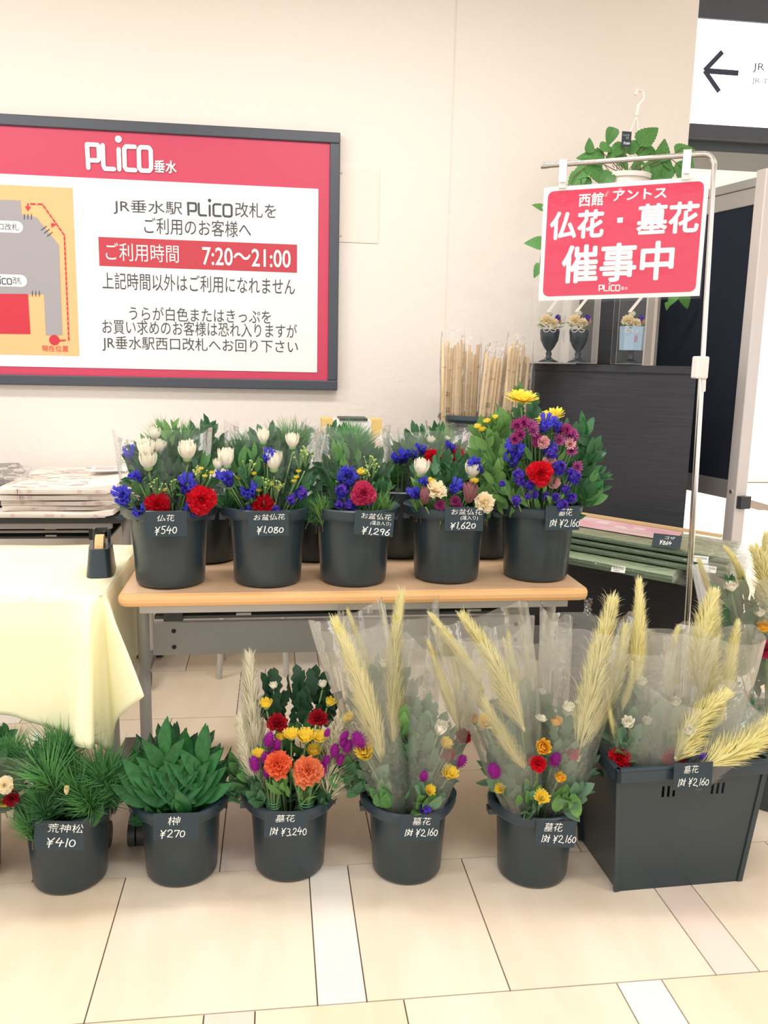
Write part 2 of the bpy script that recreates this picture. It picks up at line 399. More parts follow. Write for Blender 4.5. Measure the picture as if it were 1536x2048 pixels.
struct(MB().box(WX, 15.76, 0, 5.9, 15.8, .34).box(5.86, 15.7, 0, 5.9, 15.8, .30).build('baseboard_far', 'dark_metal'))
struct(MB().box(-4, WY - .012, 0, WX, WY, .09).build('baseboard_back', 'foot_grey'))
struct(MB().box(WX, 5.6, 2.72, 5.9, 6.0, 3.0).build('trim_1', 'wall_smooth'), 'beam across the corridor ceiling')
struct(MB().box(WX + .16, 6.4, 2.0, 3.1, 6.5, 2.9).build('trim_2', 'beige_panel'), 'yellowish panel in the corridor')
struct(MB().box(WX, 4.0, 2.30, 3.4, 4.35, 2.36).build('trim_3', 'dark_metal'), 'grey soffit below the lit sign')
# flat hatch plate on the wall right of the sign
a = at(600, 330, WY); b = at(756, 487, WY)
hp = MB().box(a.x, WY - .004, b.z, b.x, WY + .001, a.z).build('trim_4', 'wall_smooth'); struct(hp, 'flush hatch plate partly behind the sign')
for k in (.92, .08):
    MB().tube([(a.x + (b.x - a.x) * .52, WY - .007, b.z + (a.z - b.z) * k), (a.x + (b.x - a.x) * .52, WY, b.z + (a.z - b.z) * k)], .004, 8).build('screw', 'joint', hp)

# ------------------------------------------------------------------ station notice sign on the wall
SY = 3.755
def sp(px, py):
    p = at(px, py, SY); return (p.x, p.z)
sr, st_ = sp(681, 265); sb = sp(675, 781)[1]; sl = -2.05
sg = thing('wall_sign', 'wide red and white station notice board in dark grey frame on the wall', 'sign', (0, 0, 0))
fw_ = .043
MB().box(sl, SY, st_ - fw_, sr, WY, st_).box(sl, SY, sb, sr, WY, sb + fw_).box(sl, SY, sb + fw_, sl + fw_, WY, st_ - fw_).box(sr - fw_, SY, sb + fw_, sr, WY, st_ - fw_).build('frame', 'sign_frame', sg, bevel=.004)
MB().box(sl + fw_, SY + .012, sb + fw_, sr - fw_, WY - .002, st_ - fw_).build('panel', 'sign_red', sg)
wtl = sp(-300, 335); wr = sp(637, 377)[0]; wt = sp(637, 377)[1]; wb = sp(635, 745)[1]
MB().box(-1.85, SY + .009, wb, wr, SY + .012, wt).build('white_field', 'sign_white', sg)
py = SY + .0075
m = MB()
q = [sp(175, 338), sp(298, 343), sp(298, 287), sp(175, 283)]
logo(m, q[0][0], q[1][1] + .004, q[1][0] + .01, q[1][1] + .13, py, .14)
q = [sp(308, 319), sp(352, 321), sp(352, 346), sp(308, 344)]
put_text(m, '垂水', q[0][0], q[2][1], q[1][0], q[0][1], py, .05)
m.build('logo', 'sign_white', sg)
m = MB()
def line(s, x0, y0, x1, y1, bold=.004, m_=None, yy=py):
    "text line between the pixel x0..x1; y0 top and y1 bottom at its middle"
    ax = sp(x0, (y0 + y1) / 2)[0]; bx = sp(x1, (y0 + y1) / 2)[0]; zt = sp((x0 + x1) / 2, y0)[1]; zb = sp((x0 + x1) / 2, y1)[1]
    put_text(m_ if m_ else m, s, ax, zb, bx, zt, yy, bold)
line('JR垂水駅', 226, 400, 364, 430); line('改札を', 470, 405, 552, 435)
line('ご利用のお客様へ', 288, 438, 502, 471)
line('上記時間以外はご利用になれません', 204, 550, 590, 584)
line('うらが白色またはきっぷを', 258, 616, 542, 644)
line('お買い求めのお客様は恐れ入りますが', 204, 643, 594, 672)
line('JR垂水駅西口改札へお回り下さい', 204, 676, 596, 706)
q0 = sp(376, 432); q1 = sp(462, 434)
logo(m, q0[0], q1[1] + .003, q1[0] + .004, sp(420, 398)[1], py, .13)
m.build('lettering', 'sign_text', sg)
a = sp(196, 474); b = sp(594, 542); zc = sp(395, 481)[1]; zd = sp(395, 538)[1]
MB().box(a[0], SY + .0075, zd, b[0], SY + .009, zc).build('time_bar', 'sign_bar', sg)
m = MB(); py2 = SY + .006
line('ご利用時間', 211, 487, 357, 523, .006, m, py2); line('7:20～21:00', 405, 497, 581, 532, .03, m, py2)
m.build('lettering', 'sign_white', sg)
# route map
mo = MB(); zt = sp(140, 375)[1]; zb = sp(158, 712)[1]; xr = sp(151, 540)[0]
mo.box(-1.78, SY + .0075, zb, xr, SY + .009, zt).build('map', 'map_orange', sg)
g_ = [sp(-250, 392), sp(40, 400), sp(42, 428), sp(72, 434), sp(117, 490), sp(124, 670), sp(91, 670), sp(87, 588), sp(-250, 586)]
MB().poly(g_, py2).build('map', 'map_grey', sg)
MB().poly([sp(-250, 587), sp(55, 588), sp(60, 668), sp(-250, 664)], py2 - .0006).build('map', 'map_red', sg)
m = MB()
for (x0, x1, yc) in ((-60, 46, 452), (-60, 54, 560)):
    p0 = sp(x0, yc - 14); p1 = sp(x1, yc + 14); r_ = (p0[1] - p1[1]) / 2; cz = (p0[1] + p1[1]) / 2
    pts = [(p0[0], cz + r_), (p0[0], cz - r_)] + [(p1[0] - r_ + r_ * sin(radians(a_)), cz - r_ * cos(radians(a_))) for a_ in range(0, 181, 15)]
    m.poly(pts, py2 - .0008)
m.build('map_label', 'sign_white', sg)
m = MB(); y3 = py2 - .0014
line('西口改札', -20, 446, 36, 460, .004, m, y3); line('改札', 25, 553, 42, 568, .004, m, y3)
a0 = sp(-22, 567); b0 = sp(22, 553); logo(m, a0[0], a0[1], b0[0], b0[1], y3, .14)
for gx, gy, dx, dy in ((48, 428, 7, 0), (64, 582, 7, 0)):
    for k in range(3): strokes(m, [[sp(gx + k * dx, gy), sp(gx + k * dx, gy + 10)]], y3, .003)
for k in range(3): strokes(m, [[sp(82 + k * 6, 460 + k * 6), sp(92 + k * 6, 452 + k * 6)]], y3, .003)
m.build('lettering', 'sign_text', sg)
m = MB()
path = [(137, 680), (128, 470), (84, 408), (55, 407), (55, 416)]
for a_, b_ in zip([(118, 681)] + path, path):
    n_ = max(1, int(math.dist(a_, b_) / 10))
    for k in range(n_):
        u0 = k / n_; u1 = (k + .62) / n_
        strokes(m, [[sp(a_[0] + (b_[0] - a_[0]) * u0, a_[1] + (b_[1] - a_[1]) * u0), sp(a_[0] + (b_[0] - a_[0]) * u1, a_[1] + (b_[1] - a_[1]) * u1)]], y3, .0055)
m.poly([sp(49, 412), sp(55, 422), sp(61, 413)], y3); m.poly([sp(101, 446), sp(103, 455), sp(112, 447)], y3)
c_ = sp(108, 680); m.poly([(c_[0] + .021 * cos(2 * pi * i / 20), c_[1] + .021 * sin(2 * pi * i / 20)) for i in range(20)], y3)
line('現在位置', 83, 691, 136, 703, .004, m, y3)
m.build('route_line', 'map_red', sg)

# ------------------------------------------------------------------ lit direction sign
LY = 3.95
lp = lambda px, py: at(px, py, LY)
lz1 = lp(1398, 35).z; lz0 = lp(1385, 246).z; lx0 = WX + .005; lx1 = 3.6
ls = thing('lightbox_sign', 'white backlit direction sign with grey left arrow at the top right', 'sign', (lx0, LY, lz0))
o_ = Vector((lx0, LY, lz0)); H_ = lz1 - lz0; W_ = lx1 - lx0
MB().box(0, 0, -.065, W_, .16, 0).box(0, 0, H_, W_, .16, H_ + .13).box(W_, 0, -.065, W_ + .05, .16, H_ + .13).box(0, .13, 0, W_, .16, H_).build('frame', 'sign_frame', ls, bevel=.004)
MB().box(0, .012, 0, W_, .05, H_).build('light_panel', 'lightbox', ls)
m = MB()
def lf(px, py): p = lp(px, py) - o_; return (p.x, p.z)
strokes(m, [], 0, .01)
def bar(a, b, wd):
    A = Vector(a); B = Vector(b); d = (B - A).normalized(); n = Vector((-d.y, d.x)) * wd / 2
    m.poly([tuple(A - n), tuple(B - n), tuple(B + n), tuple(A + n)], .009 - len(m.f) * .0004)
tip = lf(1411, 140)
bar(tip, lf(1479, 145), .024); bar(tip, lf(1447, 102), .022); bar(tip, lf(1440, 182), .022)
m.build('arrow', 'arrow_grey', ls)
m = MB(); a_ = lf(1507, 143); b_ = lf(1532, 126); put_text(m, 'JR', a_[0], a_[1], b_[0], b_[1], .008); a_ = lf(1538, 144); put_text(m, '垂水駅', a_[0], a_[1], a_[0] + .2, a_[1] + .055, .008)
m.build('lettering', 'faint_text', ls)
m = MB(); a_ = lf(1505, 168); put_text(m, 'JR Tarumi Sta.', a_[0], a_[1], a_[0] + .26, a_[1] + .03, .008); m.build('lettering', 'faint_small', ls)
struct(MB().box(WX, LY + .0, lz1 + .13, 5.9, LY + .5, 3.0).build('trim_5', 'wall_smooth'), 'bulkhead above the lit sign')

# ================================================================== TABLES
def folding_table(x0, x1, y0, y1, label, top='table_wood', edge='table_edge', ztop=.70, feet=True):
    cx, cy = (x0 + x1) / 2, (y0 + y1) / 2; L = x1 - x0; D = y1 - y0
    t = thing('folding_table', label, 'table', (cx, cy, 0))
    MB().box(-L / 2 + .012, -D / 2 + .012, ztop - .006, L / 2 - .012, D / 2 - .012, ztop).build('tabletop', top, t)
    pts = []; r = .03
    for sx, sy, a0 in ((1, 1, 0), (-1, 1, 90), (-1, -1, 180), (1, -1, 270)):
        for k in range(7):
            a = radians(a0 + 15 * k); pts.append((sx * (L / 2 - r) + r * cos(a), sy * (D / 2 - r) + r * sin(a)))
    e = MB(); e.vprism(pts, ztop - .034, ztop - .001); e.build('table_edge', edge, t, bevel=.012, auto=False)
    MB().box(-L / 2 + .05, -D / 2 + .035, ztop - .058, L / 2 - .05, -D / 2 + .06, ztop - .034).box(-L / 2 + .05, D / 2 - .06, ztop - .058, L / 2 - .05, D / 2 - .035, ztop - .034).build('apron', 'grey_metal', t)
    MB().box(-L / 2 + .07, -.13, ztop - .108, L / 2 - .07, .12, ztop - .100).box(-L / 2 + .07, .115, ztop - .11, L / 2 - .07, .12, ztop - .06).build('shelf_tray', 'dark_metal', t)
    rods = MB()
    for yy in (-.12, -.04, .06): rods.tube([(-L / 2 + .09, yy, ztop - .082), (L / 2 - .09, yy, ztop - .082)], .006, 8)
    for fx in (-.25, .02, .27):
        for zz in (ztop - .068, ztop - .096): rods.box(fx * L - .02, -.136, zz - .003, fx * L + .02, -.128, zz + .003)
    rods.build('shelf_rod', 'grey_metal', t, kind='stuff')
    for sx in (-1, 1): MB().box(sx * (L / 2 - .12) - .025, -.14, ztop - .112, sx * (L / 2 - .12) + .025, -.10, ztop - .06).build('hinge_bracket', 'caster_black', t)
    pn = MB().box(-L / 2 + .035, D / 2 - .20, ztop - .283, L / 2 - .035, D / 2 - .18, ztop - .182).build('modesty_panel', 'panel_grey', t, bevel=.003)
    for sx in (-1, 1):
        for zz in (ztop - .208, ztop - .257): b_ = MB(); b_.tube([(sx * (L / 2 - .095), D / 2 - .203, zz), (sx * (L / 2 - .095), D / 2 - .2, zz)], .0065, 10); b_.build('bolt', 'caster_black', t)
    for sx in (-1, 1):
        X = sx * (L / 2 - .025)
        MB().tube([(X, -.03, .07), (X, -.03, ztop - .04)], .0165, 14).build('leg', 'grey_metal', t, auto=True)
        ft = MB().prism([(-D / 2 + .03, .066), (-D / 2 + .03, .082), (-.06, .108), (.06, .108), (D / 2 - .03, .086), (D / 2 - .03, .066)], X - .018, X + .018).build('foot', 'foot_grey', t)
        for v in ft.data.vertices: v.co.x, v.co.y = v.co.y, v.co.x
        ft.data.flip_normals()
        for yy in (-D / 2 + .045, D / 2 - .045):
            c = MB(); c.tube([(X - .021, yy, .034), (X - .002, yy, .034)], .034, 20); c.tube([(X + .002, yy, .034), (X + .021, yy, .034)], .034, 20); co = c.build('caster', 'caster_black', t, auto=True)
            MB().tube([(X - .024, yy, .034), (X + .024, yy, .034)], .012, 12).build('hub', 'foot_grey', co)
    return t
folding_table(-.39, .832, 2.07, 2.62, 'light wood folding table with grey legs carrying the front flower buckets')
folding_table(-1.62, -.43, 2.07, 2.62, 'folding table hidden under the cream cloth at the left')
folding_table(-1.80, -.56, 3.17, 3.62, 'folding table against the wall carrying the newspapers', 'dark_metal', 'dark_metal')
folding_table(-.53, 1.0, 3.17, 3.62, 'folding table against the wall behind the flower buckets', 'dark_metal', 'dark_metal')
for x0, label in ():
    pass

# stool behind
t = thing('stool', 'round black seat stool with grey legs behind the wood table', 'stool', (-.09, 3.41, 0))
MB().lathe([(0, .49), (.16, .49), (.175, .505), (.175, .535), (.15, .56), (0, .565)], 32).build('seat', 'stool_black', t, smooth=True)
for sx in (-1, 1):
    for sy in (-1, 1): MB().tube([(.11 * sx, .09 * sy, .49), (.137 * sx, .11 * sy, .0)], .012, 10).build('leg', 'grey_metal', t, auto=True)

# cream cloth
def cr(P, u):
    n = len(P) - 1; x = u * n; i = min(int(x), n - 1); f = x - i
    p0, p1, p2, p3 = P[max(i - 1, 0)], P[i], P[i + 1], P[min(i + 2, n)]
    return .5 * ((2 * p1) + (p2 - p0) * f + (2 * p0 - 5 * p1 + 4 * p2 - p3) * f * f + (3 * p1 - p0 - 3 * p2 + p3) * f ** 3)
zt_ = .704
V = Vector
topP = [V((-1.66, 2.055, zt_)), V((-1.2, 2.055, zt_)), V((-.8, 2.055, zt_)), V((-.62, 2.055, zt_)), V((-.52, 2.055, zt_)), V((-.475, 2.055, zt_)), V((-.455, 2.055, zt_)), V((-.445, 2.055, zt_)),
        V((-.43, 2.055, zt_)), V((-.422, 2.06, zt_)), V((-.42, 2.066, zt_)), V((-.42, 2.09, zt_)), V((-.42, 2.14, zt_)), V((-.42, 2.25, zt_)), V((-.42, 2.62, zt_))]
botP = [V((-1.7, 2.03, .40)), V((-1.2, 2.02, .42)), at(-40, 1428, 2.02), at(60, 1445, 2.02), at(125, 1466, 2.02), at(141, 1476, 1.99), at(152, 1492, 1.945), at(186, 1497, 1.95),
        at(192, 1488, 2.03), at(222, 1502, 2.07), at(234, 1440, 2.03), at(288, 1392, 1.96), at(262, 1398, 2.10), V((-.395, 2.30, .43)), V((-.395, 2.63, .42))]
cl = MB()
def drape(u, v):
    a = cr(topP, u); b = cr(botP, u); p = a.lerp(b, v)
    k = sin(min(v * 3, 1) * pi / 2)
    p.x = a.x + (b.x - a.x) * (v ** .85 if v else 0); p.y = a.y + (b.y - a.y) * (.35 * k + .65 * v)
    return p
cl.grid(drape, 150, 22)
cl.grid(lambda u, v: V((-1.66 + u * 1.24, 2.055 + v * .575, zt_ + .001 * sin(u * 30) * v)), 30, 10)
c = cl.build('tablecloth', 'cloth_cream', None, smooth=True)
tag(c, 'pale yellow cloth draped over the left table with a folded hanging corner', 'tablecloth')
sm = c.modifiers.new('weld', 'WELD'); sm.merge_threshold = .0015
sm = c.modifiers.new('solid', 'SOLIDIFY'); sm.thickness = .0015; sm.offset = 1

# tape dispenser
tp = atz(198, 1150, .705)
t = thing('tape_dispenser', 'black tape dispenser standing on the yellow cloth', 'tape dispenser', (tp.x, 2.29, .7055), radians(6))
b = MB()
def tbody(u, v):
    a = u * 2 * pi; w = .036 - .008 * v; d = .075 - .012 * v
    ex = 4; cx_ = abs(cos(a)) ** (2 / ex) * (1 if cos(a) > 0 else -1); sy_ = abs(sin(a)) ** (2 / ex) * (1 if sin(a) > 0 else -1)
    return V((w * cx_, d * sy_, .075 * v))
b.grid(tbody, 32, 6, closed=True); b.add([tbody(i / 32, 1) for i in range(32)], [tuple(range(32))]); b.add([tbody(i / 32, 0) for i in range(32)], [tuple(range(31, -1, -1))])
b.build('body', 'black_plastic', t, auto=True)
MB().box(-.022, .03, .075, -.016, .06, .112).box(.016, .03, .075, .022, .06, .112).box(-.022, .052, .10, .022, .06, .112).build('cutter_arm', 'black_plastic', t, bevel=.002)
r = MB(); n = 28
for (ro, ri, x0, x1, mi) in ((.040, .034, -.011, .011, 0), (.033, .020, -.010, .010, 1)):
    vs = []
    for (rr, xx) in ((ro, x0), (ro, x1), (ri, x1), (ri, x0)):
        for j in range(n): vs.append((xx, -.012 + rr * cos(2 * pi * j / n), .065 + rr * sin(2 * pi * j / n)))
    r.add(vs, [(k * n + j, k * n + (j + 1) % n, ((k + 1) % 4) * n + (j + 1) % n, ((k + 1) % 4) * n + j) for k in range(4) for j in range(n)], mi)
r.build('tape_roll', ['tape', 'tape_pale'], t)
# ------------------------------------------------------------------ newspapers
RN = random.Random(11)
def newspaper(i, z, h, x0, x1, y0, y1, rz, label):
    t = thing('newspaper', label, 'newspaper', ((x0 + x1) / 2, (y0 + y1) / 2, z), rz, group='folded newspapers on the wall table')
    L = x1 - x0; D = y1 - y0
    def prof(k, n=26):  # closed folded section in x,z
        pts = []
        for j in range(n + 1):
            u = j / n; x = -L / 2 + L * u; lift = .018 * max(0, (u - .7) / .3) ** 2 + .003 * sin(u * 5 + i)
            pts.append((x, h * (.55 if u < .98 else .8) + lift + h * .45 * (1 if u < .94 else (1 - u) / .06)))
        low = []
        for j in range(n, -1, -1):
            u = j / n; x = -L / 2 + L * u; lift = .012 * max(0, (u - .75) / .25) ** 2
            low.append((x, lift + .0005))
        return pts + low
    m = MB(); P = prof(0); k = len(P); sec = 6
    for s_ in range(sec + 1):
        yy = -D / 2 + D * s_ / sec
        for (x, zz) in P: m.v.append((x + .004 * sin(yy * 30 + i), yy, zz))
    for s_ in range(sec):
        for j in range(k): m.f.append((s_ * k + j, s_ * k + (j + 1) % k, (s_ + 1) * k + (j + 1) % k, (s_ + 1) * k + j)); m.m.append(0)
    m.f.append(tuple(range(k))); m.m.append(0); m.f.append(tuple(range((sec + 1) * k - 1, sec * k - 1, -1))); m.m.append(0)
    m.build('folded_sheets', 'newsprint', t, auto=True)
    # page edges standing slightly proud along the front
    e = MB()
    for q in range(3):
        zz = h * (.2 + .25 * q); e.box(-L / 2 + .01 + .01 * q, -D / 2 - .004 + .001 * q, zz, L / 2 - .03, -D / 2 + .03, zz + h * .10)
    e.build('page_edge', 'newsprint', t)
    p = MB()
    for q in range(5):
        x = -L / 2 + L * RN.uniform(.1, .85)
        for w_ in range(3): p.box(x + .005 * w_, -D / 2 - .0052, h * .12, x + .005 * w_ + RN.uniform(.0012, .0035), -D / 2 - .0045, h * .9)
    p.build('print', 'news_pink', t)
    if i == 4:
        p = MB()
        for q in range(46):
            x = RN.uniform(-L / 2 + .03, L / 2 - .12); y = RN.uniform(-D / 2 + .03, D / 2 - .03); a = RN.uniform(-.5, .5); l = RN.uniform(.01, .04)
            zz = h + .0015 + .003 * sin(((x + L / 2) / L) * 5 + i) + .018 * max(0, ((x + L / 2) / L - .7) / .3) ** 2
            p.box(-l, -.0025, 0, l, .0025, .0004, 0 if q % 3 else 1, Matrix.Translation((x, y, zz)) @ Matrix.Rotation(a, 4, 'Z'))
        p.build('print', ['news_pink', 'news_ink'], t)
    return t
zz = .702
labs = ['bottom newspaper of the stack on the wall table', 'second newspaper from the bottom of the stack', 'middle newspaper of the stack', 'newspaper directly under the topmost one of the stack', 'topmost folded newspaper with faint pink print']
for i in range(5):
    hh = [.018, .016, .018, .020, .022][i]
    newspaper(i, zz, hh, -1.0 + .015 * ((i * 7) % 3), -.57 + .008 * ((i * 5) % 4), 3.10 + .012 * ((i * 3) % 4), 3.72, radians([-2, 3, -1, 2, 0][i]), labs[i]); zz += hh + .0035
c = MB(); c.box(-.07, -.06, 0, .07, .08, .003).build('page', 'label_white', None)
lf_ = c = bpy.data.objects['page']; lf_.name = 'leaflet'; lf_.location = (-.66, 3.47, zz + .019); lf_.rotation_euler = (0, 0, .1); tag(lf_, 'small printed leaflet on top of the newspapers', 'leaflet')
p = MB()
for q in range(6): p.box(-.055, -.045 + .018 * q, .003, .02 + .03 * (q % 2), -.040 + .018 * q, .0034)
p.build('print', 'news_ink', lf_)
# plastic bag of dark pots at the far left
t = thing('plastic_bag', 'crumpled clear bag of dark plastic at the left end of the wall table', 'bag', (-1.10, 3.35, .70))
def blob(rx, ry, rz_, sd, amp, n=26, k=14):
    m = MB()
    def f(u, v):
        a = u * 2 * pi; b_ = v * pi; d = V((cos(a) * sin(b_), sin(a) * sin(b_), -cos(b_)))
        s_ = 1 + amp * noise.noise(d * 2.4 + V((sd, 0, 0))) + amp * .5 * noise.noise(d * 6 + V((0, sd, 0)))
        return V((d.x * rx * s_, d.y * ry * s_, max(rz_ * (1 + d.z * s_), 0)))
    return m.grid(f, n, k, closed=True)
blob(.12, .14, .05, 2, .5).build('dark_contents', 'dark_bag', t)
blob(.17, .19, .082, 5, .35, 40, 20).build('film', 'film_crinkle', t)
MB().box(-.03, -.142, .05, .01, -.138, .075).build('tag', 'label_white', t)

# ================================================================== BUCKETS
BH = .205
def bucket_meshes():
    body = MB()
    body.lathe([(0, .002), (.080, .002), (.086, .006), (.088, .012), (.0985, .185), (.0985, .20), (.094, .20), (.0935, .185), (.083, .03), (0, .03)], 48)
    rim = MB()
    def wob(q, z):  # rim flares into two handle ears
        return 1 + .05 * max(0, cos(2 * q)) ** 6
    rim.lathe([(.099, .176), (.1115, .178), (.1165, .186), (.118, .205), (.114, .2085), (.106, .207), (.0985, .199)], 64, wob=wob)
    ear = MB(); ear.box(-.012, -.014, .168, .004, .014, .182)
    hd = MB(); hd.tube([(.119 * cos(a), -.004 - .119 * abs(sin(a)), .176 - .018 * abs(sin(a))) for a in [pi + pi * k / 24 for k in range(25)]], .0032, 6)
    return body.mesh('body', 'black_plastic', True), rim.mesh('rim', 'black_rim', True), ear.mesh('handle_lug', 'black_rim')
BB, BR_, BE = bucket_meshes()
for me in (BB, BR_): me.set_sharp_from_angle(angle=radians(40))
BUCK = {}
def bucket(key, x, y, z, label, group, s=1.0, rz=0.0):
    t = thing('flower_bucket', label, 'bucket', (x, y, z), rz, group=group)
    inst('body', BB, t, Matrix.Scale(s, 4)); inst('rim', BR_, t, Matrix.Scale(s, 4))
    for sg_ in (1, -1): inst('handle_lug', BE, t, Matrix.Scale(s, 4) @ Matrix.Translation((sg_ * .112, 0, 0)))
    BUCK[key] = V((x, y, z)); return t
TG = 'buckets on the wood table'; FG = 'buckets on the floor'; TZ = .7005
bucket('b1', -.272, 2.195, TZ, 'black bucket with the ¥540 card at the left end of the table', TG)
bucket('b2', -.020, 2.195, TZ, 'black bucket with the ¥1,080 card, second along the table', TG)
bucket('b3', .208, 2.192, TZ, 'black bucket with the ¥1,296 card in the middle of the table', TG)
bucket('b4', .467, 2.21, TZ, 'black bucket with the ¥1,620 card on the table', TG)
bucket('b5', .722, 2.215, TZ, 'black bucket with the ¥2,160 card at the right end of the table', TG)
bucket('r1', -.20, 2.46, TZ, 'black bucket in the back row behind the ¥540 bucket', TG)
bucket('r3', .115, 2.47, TZ, 'black bucket in the back row left of the ¥1,296 bucket', TG)
bucket('r4', .375, 2.50, TZ, 'black bucket in the back row between the ¥1,296 and ¥1,620 buckets', TG)
bucket('r5', .640, 2.49, TZ, 'black bucket in the back row left of the ¥2,160 table bucket', TG)
bucket('f0', -.775, 2.02, 0, 'black floor bucket cut off by the left edge', FG)
bucket('f1', -.508, 1.99, 0, 'black floor bucket of pine with the ¥410 card', FG)
bucket('f2', -.236, 1.995, 0, 'black floor bucket of leafy sprigs with the ¥270 card', FG)
bucket('f3', .036, 1.99, 0, 'black floor bucket with the ¥3,240 card', FG)
bucket('f4', .335, 1.95, 0, 'black floor bucket with a ¥2,160 card, just right of the ¥3,240 one', FG)
bucket('f5', .655, 1.905, 0, 'black floor bucket with a ¥2,160 card, next to the crate', FG)
bucket('g1', 1.50, 2.20, 0, 'black floor bucket behind the crate at the right edge', FG, 1.25)

# price cards
RC = random.Random(5)
def card(key, px, py, lines, label, w=.100, h=.062, tilt=0.0, dy=-.125, s=1.0, Y=None, scale=1.0):
    bk = BUCK[key] if key else None
    yy = Y if Y is not None else bk.y + dy
    p = at(px, py, yy)
    t = thing('price_card', label, 'price card', (p.x, yy, p.z), rot=(radians(-4), radians(-tilt), radians(RC.uniform(-4, 4))), group='handwritten price cards')
    MB().box(-w / 2, 0, -h / 2, w / 2, .0014, h / 2).build('card', 'dark_card', t)
    m = MB()
    for (kind, tx, x0, zc, hh, ww) in lines:
        if kind == 'k': put_text(m, tx, x0 * w, zc * h - hh * h / 2, (x0 + ww) * w, zc * h + hh * h / 2, -.0006, -.004, 1.0, shear=.12, jit=.10, seed=RC.random() * 9)
        else:
            H = hh * h; Wt = hand_width(tx) * H * .92; k = ww * w / Wt
            n0 = len(m.v); hand(m, tx, 0, zc * h - H / 2, H, -.0006, wd=.0019, seed=RC.randint(0, 99))
            for i in range(n0, len(m.v)):
                v = m.v[i]; m.v[i] = (x0 * w + v[0] * k, v[1], v[2])
    m.build('writing', 'chalk', t)
    return t
K2160 = [('k', '墓花', -.12, .24, .30, .38), ('h', '1T Y2,160', -.40, -.20, .30, .84)]
card('b1', 332, 1048, [('k', '仏花', -.22, .24, .26, .42), ('h', 'Y540', -.28, -.24, .32, .5)], 'price card reading ¥540 on the leftmost table bucket', tilt=1)
card('b2', 537, 1047, [('k', 'お盆仏花', -.36, .26, .24, .76), ('h', 'Y1,080', -.30, -.24, .28, .62)], 'price card reading ¥1,080 on the second table bucket', tilt=1)
card('b3', 748, 1047, [('k', 'お盆仏花', -.34, .30, .24, .76), ('k', '(蓮台入り)', -.10, .02, .20, .52), ('h', 'Y1,296', -.30, -.30, .28, .66)], 'price card reading ¥1,296 on the middle table bucket', tilt=-4)
card('b4', 928, 1038, [('k', 'お盆仏花', -.34, .30, .24, .80), ('k', '(蓮入り)', -.10, .04, .20, .46), ('h', 'Y1,620', -.36, -.26, .28, .62)], 'price card reading ¥1,620 on the fourth table bucket', tilt=0)
card('b5', 1125, 1036, K2160, 'price card reading ¥2,160 on the rightmost table bucket', w=.092, h=.064)
card('f1', 118, 1671, [('k', '荒神松', -.24, .26, .30, .72), ('h', 'Y410', -.26, -.24, .30, .56)], 'price card reading ¥410 on the pine bucket', tilt=-2, w=.112, h=.070)
card('f2', 352, 1653, [('k', '榊', -.18, .22, .32, .26), ('h', 'Y270', -.36, -.24, .30, .52)], 'price card reading ¥270 on the leafy floor bucket', w=.106, h=.066)
card('f3', 573, 1649, [('k', '墓花', -.26, .24, .28, .44), ('h', '1T Y3,240', -.40, -.26, .30, .80)], 'price card reading ¥3,240 on the floor bucket of unwrapped bunches', tilt=-1, w=.104, h=.066)
card('f4', 839, 1655, [('k', '墓花', -.20, .24, .30, .46), ('h', '1T Y2,160', -.38, -.18, .28, .78)], 'price card reading ¥2,160 on the floor bucket right of the ¥3,240 one', tilt=-3, w=.098, h=.066)
card('f5', 1111, 1668, [('k', '墓花', -.30, .26, .32, .44), ('h', '1T Y2,160', -.36, -.18, .30, .82)], 'price card reading ¥2,160 on the floor bucket beside the crate', tilt=-3, w=.098, h=.066)

# ================================================================== PLANT PROTOTYPES
def leaf_mesh(name, m, prof, L=1.0, fold=.25, droop=.25, serr=0, n=8):
    "blade along +Y, unit length; prof(u) half width; midrib fold"
    b = MB(); vs = []
    for i in range(n + 1):
        u = i / n; w = prof(u); y = u * L; z = -droop * u * u
        if serr and 0 < i < n: w *= 1 + serr * (1 if i % 2 else -1)
        vs += [(-w, y, z + w * fold), (0, y, z), (w, y, z + w * fold)]
    b.v = vs
    for i in range(n):
        a = i * 3; b.f += [(a, a + 1, a + 4, a + 3), (a + 1, a + 2, a + 5, a + 4)]; b.m += [0, 0]
    return b.mesh(name, m, not serr)
lance = lambda u: .17 * sin(pi * u ** .85) ** .9 + .0005
oval = lambda u: .25 * sin(pi * u ** .9) ** .75 + .0005
blade = lambda u: .045 * sin(pi * u ** .6) ** .8 + .0005
heart = lambda u: .36 * sin(pi * min(1, u ** .52)) ** .8 + .0005
def lobed(u): return (.27 * sin(pi * u ** .85) ** .6) * (1 - .38 * abs(sin(3.5 * pi * u)) ** 2) + .0005
